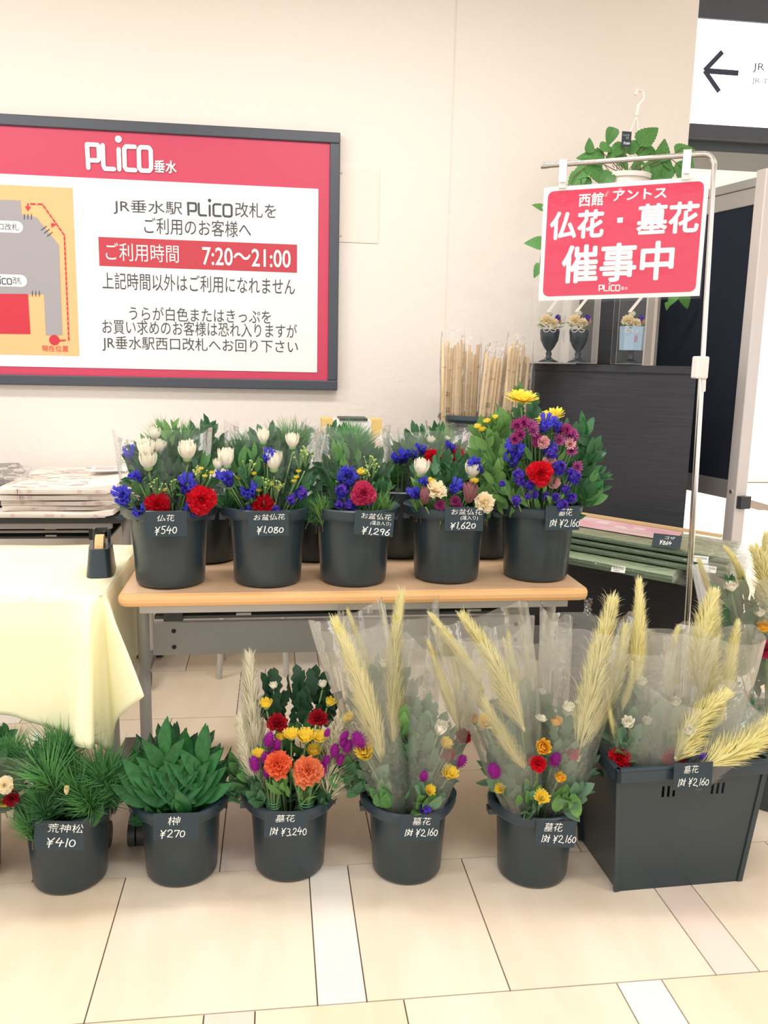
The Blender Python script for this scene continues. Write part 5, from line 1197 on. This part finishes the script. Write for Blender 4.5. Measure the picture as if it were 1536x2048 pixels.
# ================================================================== BAMBOO / HEMP STICKS
t = thing('tall_bucket', 'tall black bucket full of wrapped wooden sticks against the wall', 'bucket', (.855, 3.395, .70))
b = MB(); b.lathe([(0, .002), (.13, .002), (.135, .01), (.165, .36), (.165, .372), (.160, .372), (.13, .02), (0, .02)], 48); b.build('body', 'black_plastic', t, auto=True)
b = MB(); b.lathe([(.165, .350), (.184, .352), (.192, .362), (.190, .376), (.182, .379), (.165, .374), (.160, .368)], 48); b.build('rim', 'black_rim', t, auto=True)
RS = random.Random(31)
def stick_bundle(x, y, top, n, w, label, lean=0, text=True, h=None):
    z0 = .725; t = thing('stick_bundle', label, 'wooden sticks', (x, y, z0), rot=(radians(2), radians(lean), radians(RS.uniform(-8, 8))), group='bags of wooden sticks'); H = top - z0
    for k in range(n):
        px = -w / 2 + w * (k + .5) / n; yy = RS.uniform(-.016, .016); r = RS.uniform(.0045, .0065) if k % 3 else .008; h_ = H * RS.uniform(.93, 1.0)
        s_ = MB(); s_.tube([(px, yy, .0), (px + RS.uniform(-.003, .003), yy, h_ * .5), (px + RS.uniform(-.005, .005), yy, h_)], [r, r * .97, r * .92], 7)
        o = s_.build('stick', 'stick_wood', t, smooth=False, auto=True)
        if k % 3 == 0:
            nd = MB()
            for q in (.55, .86): nd.tube([(px, yy, h_ * q - .003), (px, yy, h_ * q), (px, yy, h_ * q + .003)], [r, r * 1.14, r], 7, caps=False)
            nd.build('stick_node', 'stick_node', o)
    f = MB()
    def fn(u, v):
        a = u * 2 * pi; rx = (w / 2 + .010) * (1 + .10 * noise.noise(V((a, v * 6, x * 9)))) * (1 - .12 * max(0, v - .9) / .1); ry = (.030) * (1 + .25 * noise.noise(V((a * 2, v * 9, x * 5)))) * (1 - .8 * max(0, v - .88) / .12)
        return V((rx * cos(a), ry * sin(a), v * (H + .026 + .008 * sin(a * 3 + x * 40))))
    f.grid(fn, 36, 26, closed=True); f.build('film_bag', 'film_crinkle', t, smooth=True)
    if text:
        m = MB()
        for k, ch in enumerate('お盆用'): put_text(m, ch, -w * .33, H * .80 - .062 * k - .10, -w * .33 + .019, H * .80 - .062 * k - .078, -.033, 0)
        put_text(m, 'まこも', w * .02, H * .70 - .10, w * .02 + .012, H * .70 - .06, -.032, 0) if False else None
        m.build('lettering', 'ink', t)
stick_bundle(.712, 3.35, 1.385, 8, .078, 'leftmost tall bag of wooden sticks with vertical black lettering', -1)
stick_bundle(.788, 3.41, 1.36, 7, .07, 'bag of wooden sticks behind the leftmost one', 0, False)
stick_bundle(.825, 3.33, 1.335, 7, .074, 'shorter bag of leaning wooden sticks in the middle of the tall bucket', 4)
stick_bundle(.893, 3.39, 1.345, 6, .066, 'bag of wooden sticks just right of the middle of the tall bucket', 3, False)
stick_bundle(.925, 3.33, 1.375, 6, .064, 'bag of thick wooden sticks behind the tall yellow chrysanthemum', 2)
stick_bundle(.985, 3.40, 1.35, 6, .062, 'rightmost bag of wooden sticks beside the dark counter', 2, False)
t = thing('cardboard_box', 'yellow edged box behind the wrapped bunches by the wall', 'box', (.30, 3.35, .70))
MB().box(-.115, -.06, 0, .115, .06, .355).build('body', 'label_white', t)
MB().box(-.118, -.063, 0, -.075, .063, .358).box(.075, -.063, 0, .118, .063, .358).build('corner_board', 'cardboard', t)
MB().box(-.05, -.064, .352, .06, .064, .362).build('lid_strip', 'dark_metal', t)

# ================================================================== COUNTER, SHELF, MATS
ct = thing('display_counter', 'tall dark wood counter with a curved front right of the stick bucket', 'counter', (1.40, 3.35, 0))
CA, CC = V((1.085, 3.47)), V((1.60, 3.08))
def front(n=14, d=0.0):
    nrm = V((-(CC - CA).y, (CC - CA).x)).normalized(); out = []
    for i in range(n + 1):
        p = CA.lerp(CC, i / n) - nrm * (.035 * sin(pi * i / n) + d); out.append((p.x - 1.40, p.y - 3.35))
    return out
def slab(z0, z1, d): return MB().vprism(front(14, d) + [(CC.x - 1.40 + d, .43), (CA.x - 1.40 - d, .43)], z0, z1)
slab(.66, 1.262, 0).build('upper_body', 'counter_black', ct, auto=True); slab(1.262, 1.29, .008).build('countertop', 'counter_black', ct, auto=True)
slab(0, .66, -.01).build('lower_body', 'counter_black', ct, auto=True)
RM = random.Random(41)
ang = radians(-35); ca_, sa_ = cos(ang), sin(ang); TLT = radians(3.2)
FR = V((1.431, 2.432))                      # front right corner of the pile
def mp(u, d): return (FR.x - ca_ * u - sa_ * -1 * -d * 1.0, FR.y - sa_ * u + ca_ * d) if False else (FR.x - ca_ * u + sa_ * -d, FR.y - sa_ * u + ca_ * d)
def mz(z, u): return z + math.tan(TLT) * (u - .3)
ped = thing('shelf_stand', 'low dark stand under the straw mats in front of the counter', 'stand', (FR.x, FR.y, 0), ang)
MB().box(-.60, .16, 0, -.03, .36, .575).build('stand_body', 'counter_black', ped)
o_ = MB().box(-.62, .07, .575, -.02, .38, .588).build('stand_top', 'counter_black', ped)
sl_ = MB(); sl_.add([(-.62, .07, .588), (-.02, .07, .588), (-.02, .38, .588), (-.62, .38, .588), (-.62, .07, .621), (-.02, .07, .5885), (-.02, .38, .5885), (-.62, .38, .621)], [(0, 3, 2, 1), (4, 5, 6, 7), (0, 1, 5, 4), (1, 2, 6, 5), (2, 3, 7, 6), (3, 0, 4, 7)]); sl_.build('wedge', 'counter_black', ped)
def straw_mat(i, u, d, z, L, Wd, h, label, dark=False, film=True):
    cx, cy = mp(u, d); t = thing('straw_mat', label, 'straw mat', (cx, cy, mz(z, u)), rot=(0, TLT, ang), group='wrapped green straw mats')
    m = MB()
    def f(uu, v):
        a = uu * 2 * pi; c_ = cos(a); s_ = sin(a); x = (Wd / 2) * abs(c_) ** .35 * (1 if c_ > 0 else -1); zz_ = h / 2 + h / 2 * abs(s_) ** .6 * (1 if s_ > 0 else -1)
        return V((-L / 2 + L * v, x, zz_))
    m.grid(f, 24, 10, closed=True)
    for v in (0, 1): m.add([f(k / 24, v) for k in range(24)], [tuple(range(24)) if v else tuple(range(23, -1, -1))])
    m.build('folded_mat', 'mat_dark' if dark else 'mat_green', t, auto=True)
    e = MB()
    for k in range(3): e.box(-L / 2 + .002, -Wd / 2 - .0018, h * (.2 + .28 * k), L / 2 - .002, -Wd / 2 + .01, h * (.2 + .28 * k) + .0028)
    e.build('woven_edge', 'mat_edge', t)
    if film:
        g = MB()
        def ff(uu, v):
            p = f(uu, 0); pinch = 1 - .6 * max(0, (v - .95) / .05)
            return V((-L / 2 - .01 + (L + .05) * v, p.y * (1.03 + .025 * noise.noise(V((uu * 9, v * 9, i)))), .0005 + p.z * pinch * (1.05 + .08 * noise.noise(V((uu * 5, v * 14, i + 3))))))
        g.grid(ff, 32, 36, closed=True); g.build('film', 'film_crinkle', t, smooth=True)
    return t
zm = .607
straw_mat(1, .44, .035, zm, .56, .22, .034, 'lowest straw mat, poking out in front of the pile, with a barcode label', True)
straw_mat(2, .33, .235, zm, .64, .14, .034, 'straw mat at the back of the bottom layer', True)
straw_mat(3, .31, .165, zm + .036, .62, .33, .020, 'third straw mat from the top of the pile')
straw_mat(4, .32, .168, zm + .058, .62, .32, .020, 'second straw mat from the top of the pile', True)
straw_mat(5, .30, .170, zm + .080, .60, .32, .018, 'topmost straw mat of the pile, under the pink sheet')
zt2 = zm + .102
q = mp(.36, .215); t = thing('printed_sheet', 'pale pink printed sheet with white flowers lying on the mats', 'paper sheet', (q[0], q[1], mz(zt2, .36)), rot=(0, TLT, ang))
MB().box(-.22, -.10, 0, .17, .085, .002).build('sheet', 'pink_paper', t)
m = MB()
for (qx, qy) in ((-.03, -.01), (.03, .015), (-.10, .02)):
    for k in range(6):
        a = k * pi / 3; m.add([(qx + .013 * cos(a) + .011 * cos(j * pi / 5), qy + .013 * sin(a) + .011 * sin(j * pi / 5), .0023 + k * .00003) for j in range(10)], [tuple(range(10))])
m.build('printed_flower', 'pale_pink', t)
MB().box(-.03, -.06, .0021, .08, -.05, .0023).build('print', 'mat_green', t)
q = mp(.33, .325); o = MB().box(-.27, -.010, 0, .27, .010, .010).build('wood_strip', 'tan_board'); o.location = (q[0], q[1], mz(zt2, .33)); o.rotation_euler = (0, TLT, ang)
tag(o, 'thin tan board edge between the mats and the counter', 'board')
for (u, d, zz_, w, lab) in ((.33, -.08, .628, .045, 'barcode label on the lowest overhanging mat'), (.09, .002, .690, .048, 'upper barcode label at the right end of the mats'), (.06, -.006, .664, .042, 'lower barcode label at the right end of the mats')):
    q = mp(u, d); t = thing('barcode_label', lab, 'label', (q[0], q[1], mz(zz_, u)), rot=(radians(-30), 0, ang), group='white barcode labels on the mats')
    MB().box(-w / 2, 0, -.011, w / 2, .0008, .011).build('label_paper', 'label_white', t); m = MB(); rr = random.Random(int(u * 100)); x = -w * .4
    while x < w * .4:
        dd = rr.uniform(.0006, .0022); m.box(x, -.0005, -.001, x + dd, 0, .007); x += dd + rr.uniform(.0008, .002)
    m.box(-w * .3, -.0005, -.007, w * .1, 0, -.005); m.build('bars', 'label_print', t)
q = mp(.20, .015)
t = thing('price_card', 'price card reading ¥864 leaning on the straw mats', 'price card', (q[0], q[1], .722), rot=(radians(-35), 0, ang), group='handwritten price cards')
MB().box(-.045, 0, -.024, .045, .0014, .024).build('card', 'dark_card', t); m = MB(); put_text(m, 'ゴザ', -.008, .006, .024, .018, -.0006, -.004, shear=.1, jit=.1); hand(m, 'Y864', -.022, -.014, .015, -.0006, wd=.002); m.build('writing', 'chalk', t)

# ------------------------------------------------------------------ vases in clear boxes on the counter
CT = 1.2905
def goblet(x, y, label, boxed=True, blue=False, s=1.0):
    t = thing('flower_vase', label, 'vase arrangement', (x, y, CT + .003), radians(RM.uniform(-20, 20)), group='preserved flower arrangements on the counter')
    b = MB(); b.lathe([(0, .0), (.040 * s, .0), (.041 * s, .005), (.020 * s, .014), (.010 * s, .024), (.013 * s, .036), (.009 * s, .046), (.022 * s, .062), (.036 * s, .090), (.040 * s, .125), (.038 * s, .135), (.034 * s, .13), (0, .125)], 28)
    b.build('goblet', 'vase_navy', t, smooth=True)
    if blue:
        b = MB(); b.lathe([(.033 * s, .052), (.044 * s, .055), (.047 * s, .145), (.044 * s, .148), (.040 * s, .06)], 8); b.build('paper_wrap', 'vase_blue', t)
        m = MB(); put_text(m, 'お供', .002, .085, .014, .115, -.0475, 0); m.build('print', 'petal_red', t)
    rr = random.Random(int(x * 100))
    for k in range(24):
        a = rr.uniform(0, 6.28); q = rr.uniform(.012, .042); p_ = V((q * cos(a), q * sin(a), .135 + rr.uniform(0, .025)))
        inst('leaf', LEAF['lance_light'], t, basis(p_, V((cos(a), sin(a), .6)), V((0, -.6, 1)), rr.uniform(.016, .03)))
    for (dx, dy, dz, kk, sc) in ((-.022, -.018, .165, 'cream', 1.0), (.006, -.026, .155, 'cream', .85), (-.004, .01, .185, 'ball_w', 1.0), (.026, -.012, .178, 'statice', .8), (.032, .004, .165, 'blush', .9), (-.034, .0, .16, 'budsg', .4)):
        inst(FNAME.get(kk, 'chrysanthemum'), FL[kk], t, zbasis(V((dx, dy, dz)), (dx * 8, dy * 8 - .5, .8), sc * .85, rr.uniform(0, 6)), FLAB.get(kk))
    bw = MB()
    for sx in (-1, 1): bw.tube([(-.012, -.040, .135)] + [(-.012 + sx * (.014 + .012 * sin(q)), -.046, .135 + .010 * cos(q) - .004) for q in [pi / 2 + k * pi / 5 for k in range(9)]] + [(-.012, -.040, .133)], .0014, 5)
    bw.build('ribbon_bow', 'acorn_white', t)
    if boxed:
        w = .066; h = .33
        bx = MB(); bx.box(-w, -w, -.0015, w, w, 0); bx.build('box_base', 'clear_box', t)
        g = MB()
        for (ax_, ay_, bx_, by_) in ((-w, -w, w, -w), (w, -w, w, w), (w, w, -w, w), (-w, w, -w, -w)): g.add([(ax_, ay_, 0), (bx_, by_, 0), (bx_, by_, h), (ax_, ay_, h)], [(0, 1, 2, 3)])
        g.add([(-w, -w, h), (w, -w, h), (w, w, h), (-w, w, h)], [(0, 1, 2, 3)])
        g.build('clear_box', 'clear_box', t)
        e = MB()
        for sx in (-1, 1):
            for sy in (-1, 1): e.box(sx * w - .0008, sy * w - .0008, 0, sx * w + .0008, sy * w + .0008, h)
        for sx in (-1, 1): e.box(sx * w - .001, -w, 0, sx * w + .001, w, .002); e.box(-w, sx * w - .001, 0, w, sx * w + .001, .002)
        e.build('box_edge', 'film_haze', t)
        rb = MB(); rb.grid(lambda u, v: V((-.03 + .075 * v + .014 * u, -.046 + .01 * sin(v * 3), .20 + .10 * v)), 2, 8); rb.build('ribbon', 'acorn_white', t)
    return t
v1 = at(1100, 715, 3.38); v2 = at(1160, 722, 3.30); v3 = at(1262, 726, 3.24)
goblet(v1.x, 3.40, 'dark goblet of cream and lilac flowers at the left end of the counter', True, s=1.0)
goblet(v2.x, 3.33, 'boxed dark goblet of cream flowers in the middle of the counter', True)
goblet(v3.x, 3.25, 'boxed arrangement in a pale blue wrapped cup under the red poster', True, True, 1.05)
t = thing('display_box', 'tall black display box on the counter behind the vases', 'box', (1.45, 3.55, CT))
MB().box(-.13, -.09, 0, .10, .09, .50).build('body', 'counter_black', t, bevel=.003)
MB().box(-.133, -.093, .47, .103, .093, .503).build('lid', 'counter_black', t, bevel=.002)


# hanging plant
hp_ = at(1250, 352, 3.45); pz = CT + .505
pl = thing('potted_plant', 'trailing green plant in a white hanging pot above the red poster', 'potted plant', (1.49, 3.49, pz))
px0 = at(1250, 360, 3.49).x - 1.49; rim_z = at(1250, 352, 3.49).z - pz
b = MB(); b.lathe([(0, 0), (.075, 0), (.08, .005), (.095, rim_z - .02), (.105, rim_z - .018), (.107, rim_z), (.098, rim_z), (.09, rim_z - .03), (0, rim_z - .03)], 36, (px0, 0)); b.build('pot', 'pot_white', pl, auto=True)
def pp(px, py, Y=3.49): return at(px, py, Y) - V((1.49, 3.49, pz))
hk = MB(); tp_ = pp(1273, 232)
hk.tube([pp(1225, 350, 3.42), pp(1262, 260, 3.46), tp_], .003, 6); hk.tube([pp(1285, 345, 3.42), pp(1278, 280, 3.46), tp_], .003, 6); hk.tube([pp(1268, 350, 3.57), tp_], .003, 6)
hk.tube([tp_, pp(1277, 212), pp(1289, 196), pp(1286, 182), pp(1275, 180), pp(1271, 190)], .007, 8)
hk.build('hanger', 'hanger_white', pl)
def pleaf(px, py, s, dx, dz, Y=3.42, n=(0, -1, .5)):
    s *= .86
    q = pp(px, py, Y); d = V((dx, -.1, dz)); inst('leaf', LEAF['plant'], pl, basis(q - d.normalized() * s * .5, d, V(n) + V((RB.uniform(-.3, .3), 0, RB.uniform(-.2, .3))), s))
for a in ((1185, 312, .13, -.8, .1), (1180, 290, .07, .1, 1), (1222, 272, .085, -.3, -.9), (1215, 295, .08, 1, -.1), (1232, 300, .10, -.6, -.3), (1245, 318, .12, .6, -.5), (1268, 290, .10, .7, .6), (1298, 268, .13, .9, .9),
          (1290, 300, .09, .5, .2), (1305, 305, .085, .6, -.2), (1328, 302, .12, .2, .8), (1372, 298, .11, .9, .3), (1365, 345, .11, .2, -1), (1380, 322, .08, .8, -.5), (1160, 345, .10, -.8, -.4), (1195, 345, .13, .5, -.5),
          (1150, 365, .11, -.5, -.8), (1275, 345, .12, -.5, -.6), (1312, 345, .13, .3, -.8), (1335, 350, .10, -.2, -.9), (1340, 330, .08, .9, -.6), (1175, 375, .10, .4, -.9), (1210, 360, .10, -.5, -.6), (1255, 290, .08, -.3, .8), (1322, 315, .08, -.8, -.3)):
    pleaf(*a)
for a in ((1072, 485, .095, -1, .1), (1078, 412, .06, -1, .5), (1075, 540, .07, -.6, -.9), (1095, 500, .09, -.4, -.7), (1110, 440, .09, -.5, -.6), (1345, 598, .07, -.4, -.9), (1372, 600, .09, .5, -.9), (1385, 375, .08, .5, -.9), (1130, 520, .1, .3, -1), (1335, 612, .04, 0, -1)):
    pleaf(*a, Y=3.38)
vn = MB()
for pth in ([(1240, 345), (1190, 320), (1150, 350), (1110, 430), (1085, 480), (1078, 545)], [(1260, 345), (1300, 310), (1345, 320), (1375, 345), (1370, 450), (1360, 590)], [(1245, 345), (1215, 315), (1195, 295)], [(1255, 345), (1290, 290)], [(1262, 345), (1330, 325)], [(1245, 345), (1242, 290)], [(1260, 345), (1345, 310), (1365, 295)]):
    vn.tube([tuple(pp(x_, y_, 3.42)) for x_, y_ in pth], .0018, 5)
for k in range(10): a = k * .63; vn.tube([(px0 + .03 * cos(a), .03 * sin(a), rim_z - .03), (px0 + .08 * cos(a * 1.7), .06 * sin(a) - .02, rim_z + .05)], .0014, 5)
vn.build('vine', 'twig', pl)
q = at(1253, 278, 3.38); t = thing('price_card', 'small price card standing in the plant above the red poster', 'price card', tuple(q), rot=(0, 0, .05), group='handwritten price cards')
MB().box(-.020, 0, -.028, .020, .0014, .028).build('card', 'dark_card', t); m = MB(); put_text(m, 'ハイビス', -.016, .010, .010, .018, -.0006, -.004, jit=.12); put_text(m, 'カス', -.002, .000, .010, .008, -.0006, -.004, jit=.12); hand(m, 'Y1,600', -.012, -.020, .009, -.0006, wd=.0014); m.build('writing', 'chalk', t)
MB().tube([(0, .004, -.10), (0, .004, -.02)], .0015, 6).build('pick', 'twig', t)

# ================================================================== POSTER STAND
pd = thing('sign_stand', 'chrome pole sign stand holding the red poster', 'sign stand', (1.252, 2.41, 0))
def ps(px, py, Y=2.41): return at(px, py, Y) - V((1.252, 2.41, 0))
TL, TRr = V((.811, 2.602, 1.876)), V((1.248, 2.41, 1.89))
top_r = TRr - V((1.252, 2.41, 0)); dirb = (TL - TRr).normalized(); dirb.z = -.02
b = MB(); cpts = []
rr_ = .035; cz = top_r.z - rr_
for k in range(8):
    a = radians(90 * k / 7); cpts.append(V((top_r.x + .004, 0, cz)) + (dirb * (rr_ * (1 - cos(a))) + V((0, 0, rr_ * sin(a)))))
barend = TL - V((1.252, 2.41, 0)) + dirb * .0 + V((0, 0, 0))
b.tube([(top_r.x + .022, 0, 1.24), V((top_r.x + .004, 0, cz - .02))] + cpts + [barend], .0075, 14)
b.build('upper_tube', 'chrome', pd, auto=True)
e_ = MB(); e_.tube([barend - dirb * .01, barend + dirb * .012], .009, 12); e_.build('end_cap', 'chrome', pd, auto=True)
MB().tube([(.052, 0, .02), (top_r.x + .019, 0, 1.30)], .0095, 14).build('lower_tube', 'chrome', pd, auto=True)
MB().tube([(-.09 + .04, -.09, .012), (.19 - .04, .11, .012)], .011, 10).tube([(-.05, .13, .012), (.15, -.11, .012)], .011, 10).build('foot', 'aluminium', pd, auto=True)
cl_ = MB(); cl_.box(-.014, -.020, 1.252, .024, .018, 1.318); o = cl_.build('clamp', 'white_plastic', pd, bevel=.005); o.location = (.004, 0, 0)
lv = MB(); lv.add([(.004, -.012, 1.27), (.022, -.012, 1.27), (.024, -.012, 1.215), (.014, -.012, 1.21), (.004, .010, 1.27), (.022, .010, 1.27), (.024, .010, 1.215), (.014, .010, 1.21)], [(3, 2, 1, 0), (4, 5, 6, 7), (0, 1, 5, 4), (1, 2, 6, 5), (2, 3, 7, 6), (3, 0, 4, 7)])
lv.build('lever', 'white_plastic', o, bevel=.002)
# poster
A = V((.811, 2.600, 1.815)); Bp = V((1.238, 2.405, 1.815)); pw = (V((Bp.x, Bp.y)) - V((A.x, A.y))).length; ph = .340
pa = math.atan2(Bp.y - A.y, Bp.x - A.x)
zTL = at(1088, 375, 2.60).z; zTR = at(1417, 352, 2.405).z; zBL = at(1082, 602, 2.60).z; zBR = at(1408, 592, 2.405).z
po = thing('poster', 'red and white laminated poster with bold white lettering hanging from the chrome stand', 'poster', (A.x, A.y, zBL), pa)
zr = zBR - zBL
sh = lambda x: zr * x / pw
ph = ((zTL - zBL) + (zTR - zBR)) / 2
def pq(x0, z0, x1, z1, y0, y1, mb): mb.prism([(x0, z0 + sh(x0)), (x1, z0 + sh(x1)), (x1, z1 + sh(x1)), (x0, z1 + sh(x0))], y0, y1)
b = MB(); pq(0, 0, pw, ph, 0, .0015, b); b.build('sheet', 'poster_white', po)
pts = []; r = .018; mg = .0125
for sx, sz, a0 in ((1, 1, 0), (0, 1, 90), (0, 0, 180), (1, 0, 270)):
    cx_ = pw - mg - r if sx else mg + r; cz_ = ph - mg - r if sz else mg + r
    for k in range(7): a = radians(a0 + 15 * k); pts.append((cx_ + r * cos(a), cz_ + r * sin(a) + sh(cx_)))
MB().poly(pts, -.0006).build('red_field', 'poster_red', po)
m = MB()
def pt(s, x0, z0, x1, z1, bold): 
    q = [(x0 * pw, z0 * ph + sh(x0 * pw)), (x1 * pw, z0 * ph + sh(x1 * pw)), (x1 * pw, z1 * ph + sh(x1 * pw)), (x0 * pw, z1 * ph + sh(x0 * pw))]
    put_text(m, s, 0, 0, 1, 1, -.0014, bold, q=[q[3], q[2], q[1], q[0]])
pt('西館', .225, .815, .375, .925, .05); pt('アントス', .435, .845, .755, .930, .07)
pt('仏花', .055, .545, .385, .775, .075); pt('墓花', .595, .545, .955, .795, .065)
m.poly([(.470 * pw, .655 * ph + sh(.47 * pw)), (.505 * pw, .655 * ph + sh(.5 * pw)), (.505 * pw, .70 * ph + sh(.5 * pw)), (.470 * pw, .70 * ph + sh(.47 * pw))], -.0014)
pt('催事中', .145, .155, .825, .475, .058)
logo(m, .385 * pw, .072 * ph + sh(.4 * pw), .515 * pw, .135 * ph + sh(.5 * pw), -.0014, .15); pt('垂水', .523, .072, .565, .103, .01)
m.build('lettering', 'poster_white', po)
b = MB(); b.prism([(-.004, -.008), (pw + .004, -.008 + zr), (pw + .004, ph + .004 + zr), (-.004, ph + .004)], -.0030, -.0028); b.build('clear_pocket', 'pocket', po)
for (x_, hz) in ((.115, 0), (.86, 0)):
    c = MB(); xx = x_ * pw; zz_ = ph + sh(xx)
    c.box(xx - .014, -.004, zz_ - .012, xx + .014, .004, zz_ + .018); cl1 = c.build('clip', 'clear_box', po)
    c = MB(); c.box(xx - .0105, -.005, zz_ - .006, xx + .0105, -.001, zz_ + .022); c.build('clip_jaw', 'white_plastic', cl1, bevel=.001)
    zb_ = (TL.lerp(TRr, x_)).z + .009 - zBL
    c = MB(); 
    for s_ in (-1, 1): c.box(xx - .011, s_ * .010 - .0012, zz_ + .01, xx + .011, s_ * .010 + .0012, zb_)
    c.box(xx - .011, -.011, zb_, xx + .011, .011, zb_ + .002); c.build('hook_strap', 'acorn_white', po)

# ================================================================== DISPLAY BOARD
bl_, br_ = V((1.712, 3.66, 0)), V((1.836, 3.16, 0))
bd = thing('display_board', 'navy felt display board in an aluminium frame on posts at the right edge', 'display board', tuple(br_), math.atan2(br_.y - bl_.y, br_.x - bl_.x))
Lb = (br_ - bl_).length; z1 = 2.005; z0 = .765
MB().box(-Lb, -.008, z0 + .075, 0, .012, z1 - .10).build('felt_panel', 'felt_navy', bd)
MB().box(-Lb, -.014, z0, 0, .018, z0 + .075).build('bottom_rail', 'aluminium', bd, bevel=.003); MB().box(-Lb, -.014, z1 - .10, 0, .018, z1 - .038).box(-Lb, -.010, z1 - .041, 0, .018, z1 - .034).box(-Lb, -.016, z1 - .034, 0, .018, z1).build('top_rail', 'aluminium', bd, bevel=.003)
MB().box(-Lb - .012, -.016, z0, -Lb, .020, z1).build('side_rail', 'aluminium', bd, bevel=.003)
pb = MB().box(0, -.028, .03, .052, .028, z1 + .02).build('post', 'aluminium_pale', bd, bevel=.004)
MB().tube([(.026, -.032, .80), (.026, -.026, .80)], .007, 10).build('screw', 'chrome', pb)
MB().box(-.20, -.035, 0, .25, .035, .03).build('foot', 'aluminium', bd, bevel=.004)
MB().box(-Lb - .045, -.018, .03, -Lb - .02, .018, z0).build('post', 'aluminium_pale', bd)
MB().box(-Lb - .16, -.03, 0, -Lb + .10, .03, .03).build('foot', 'aluminium', bd)
MB().box(.052, -.02, z0 - .03, .075, .03, z0 + .02).build('end_cap', 'caster_black', bd)

# film scrap hanging from the table corner
t = thing('film_scrap', 'crumpled scrap of clear film hanging under the right table corner', 'film scrap', (.838, 2.10, .665))
m = MB(); m.grid(lambda u, v: V((.022 * (u - .5) + .008 * noise.noise(V((u * 5, v * 5, 1))), .008 * noise.noise(V((u * 6, v * 6, 3))), -.045 * v + .01 * noise.noise(V((u * 4, v * 4, 8))))), 8, 10)
m.build('film', 'film_crinkle', t)
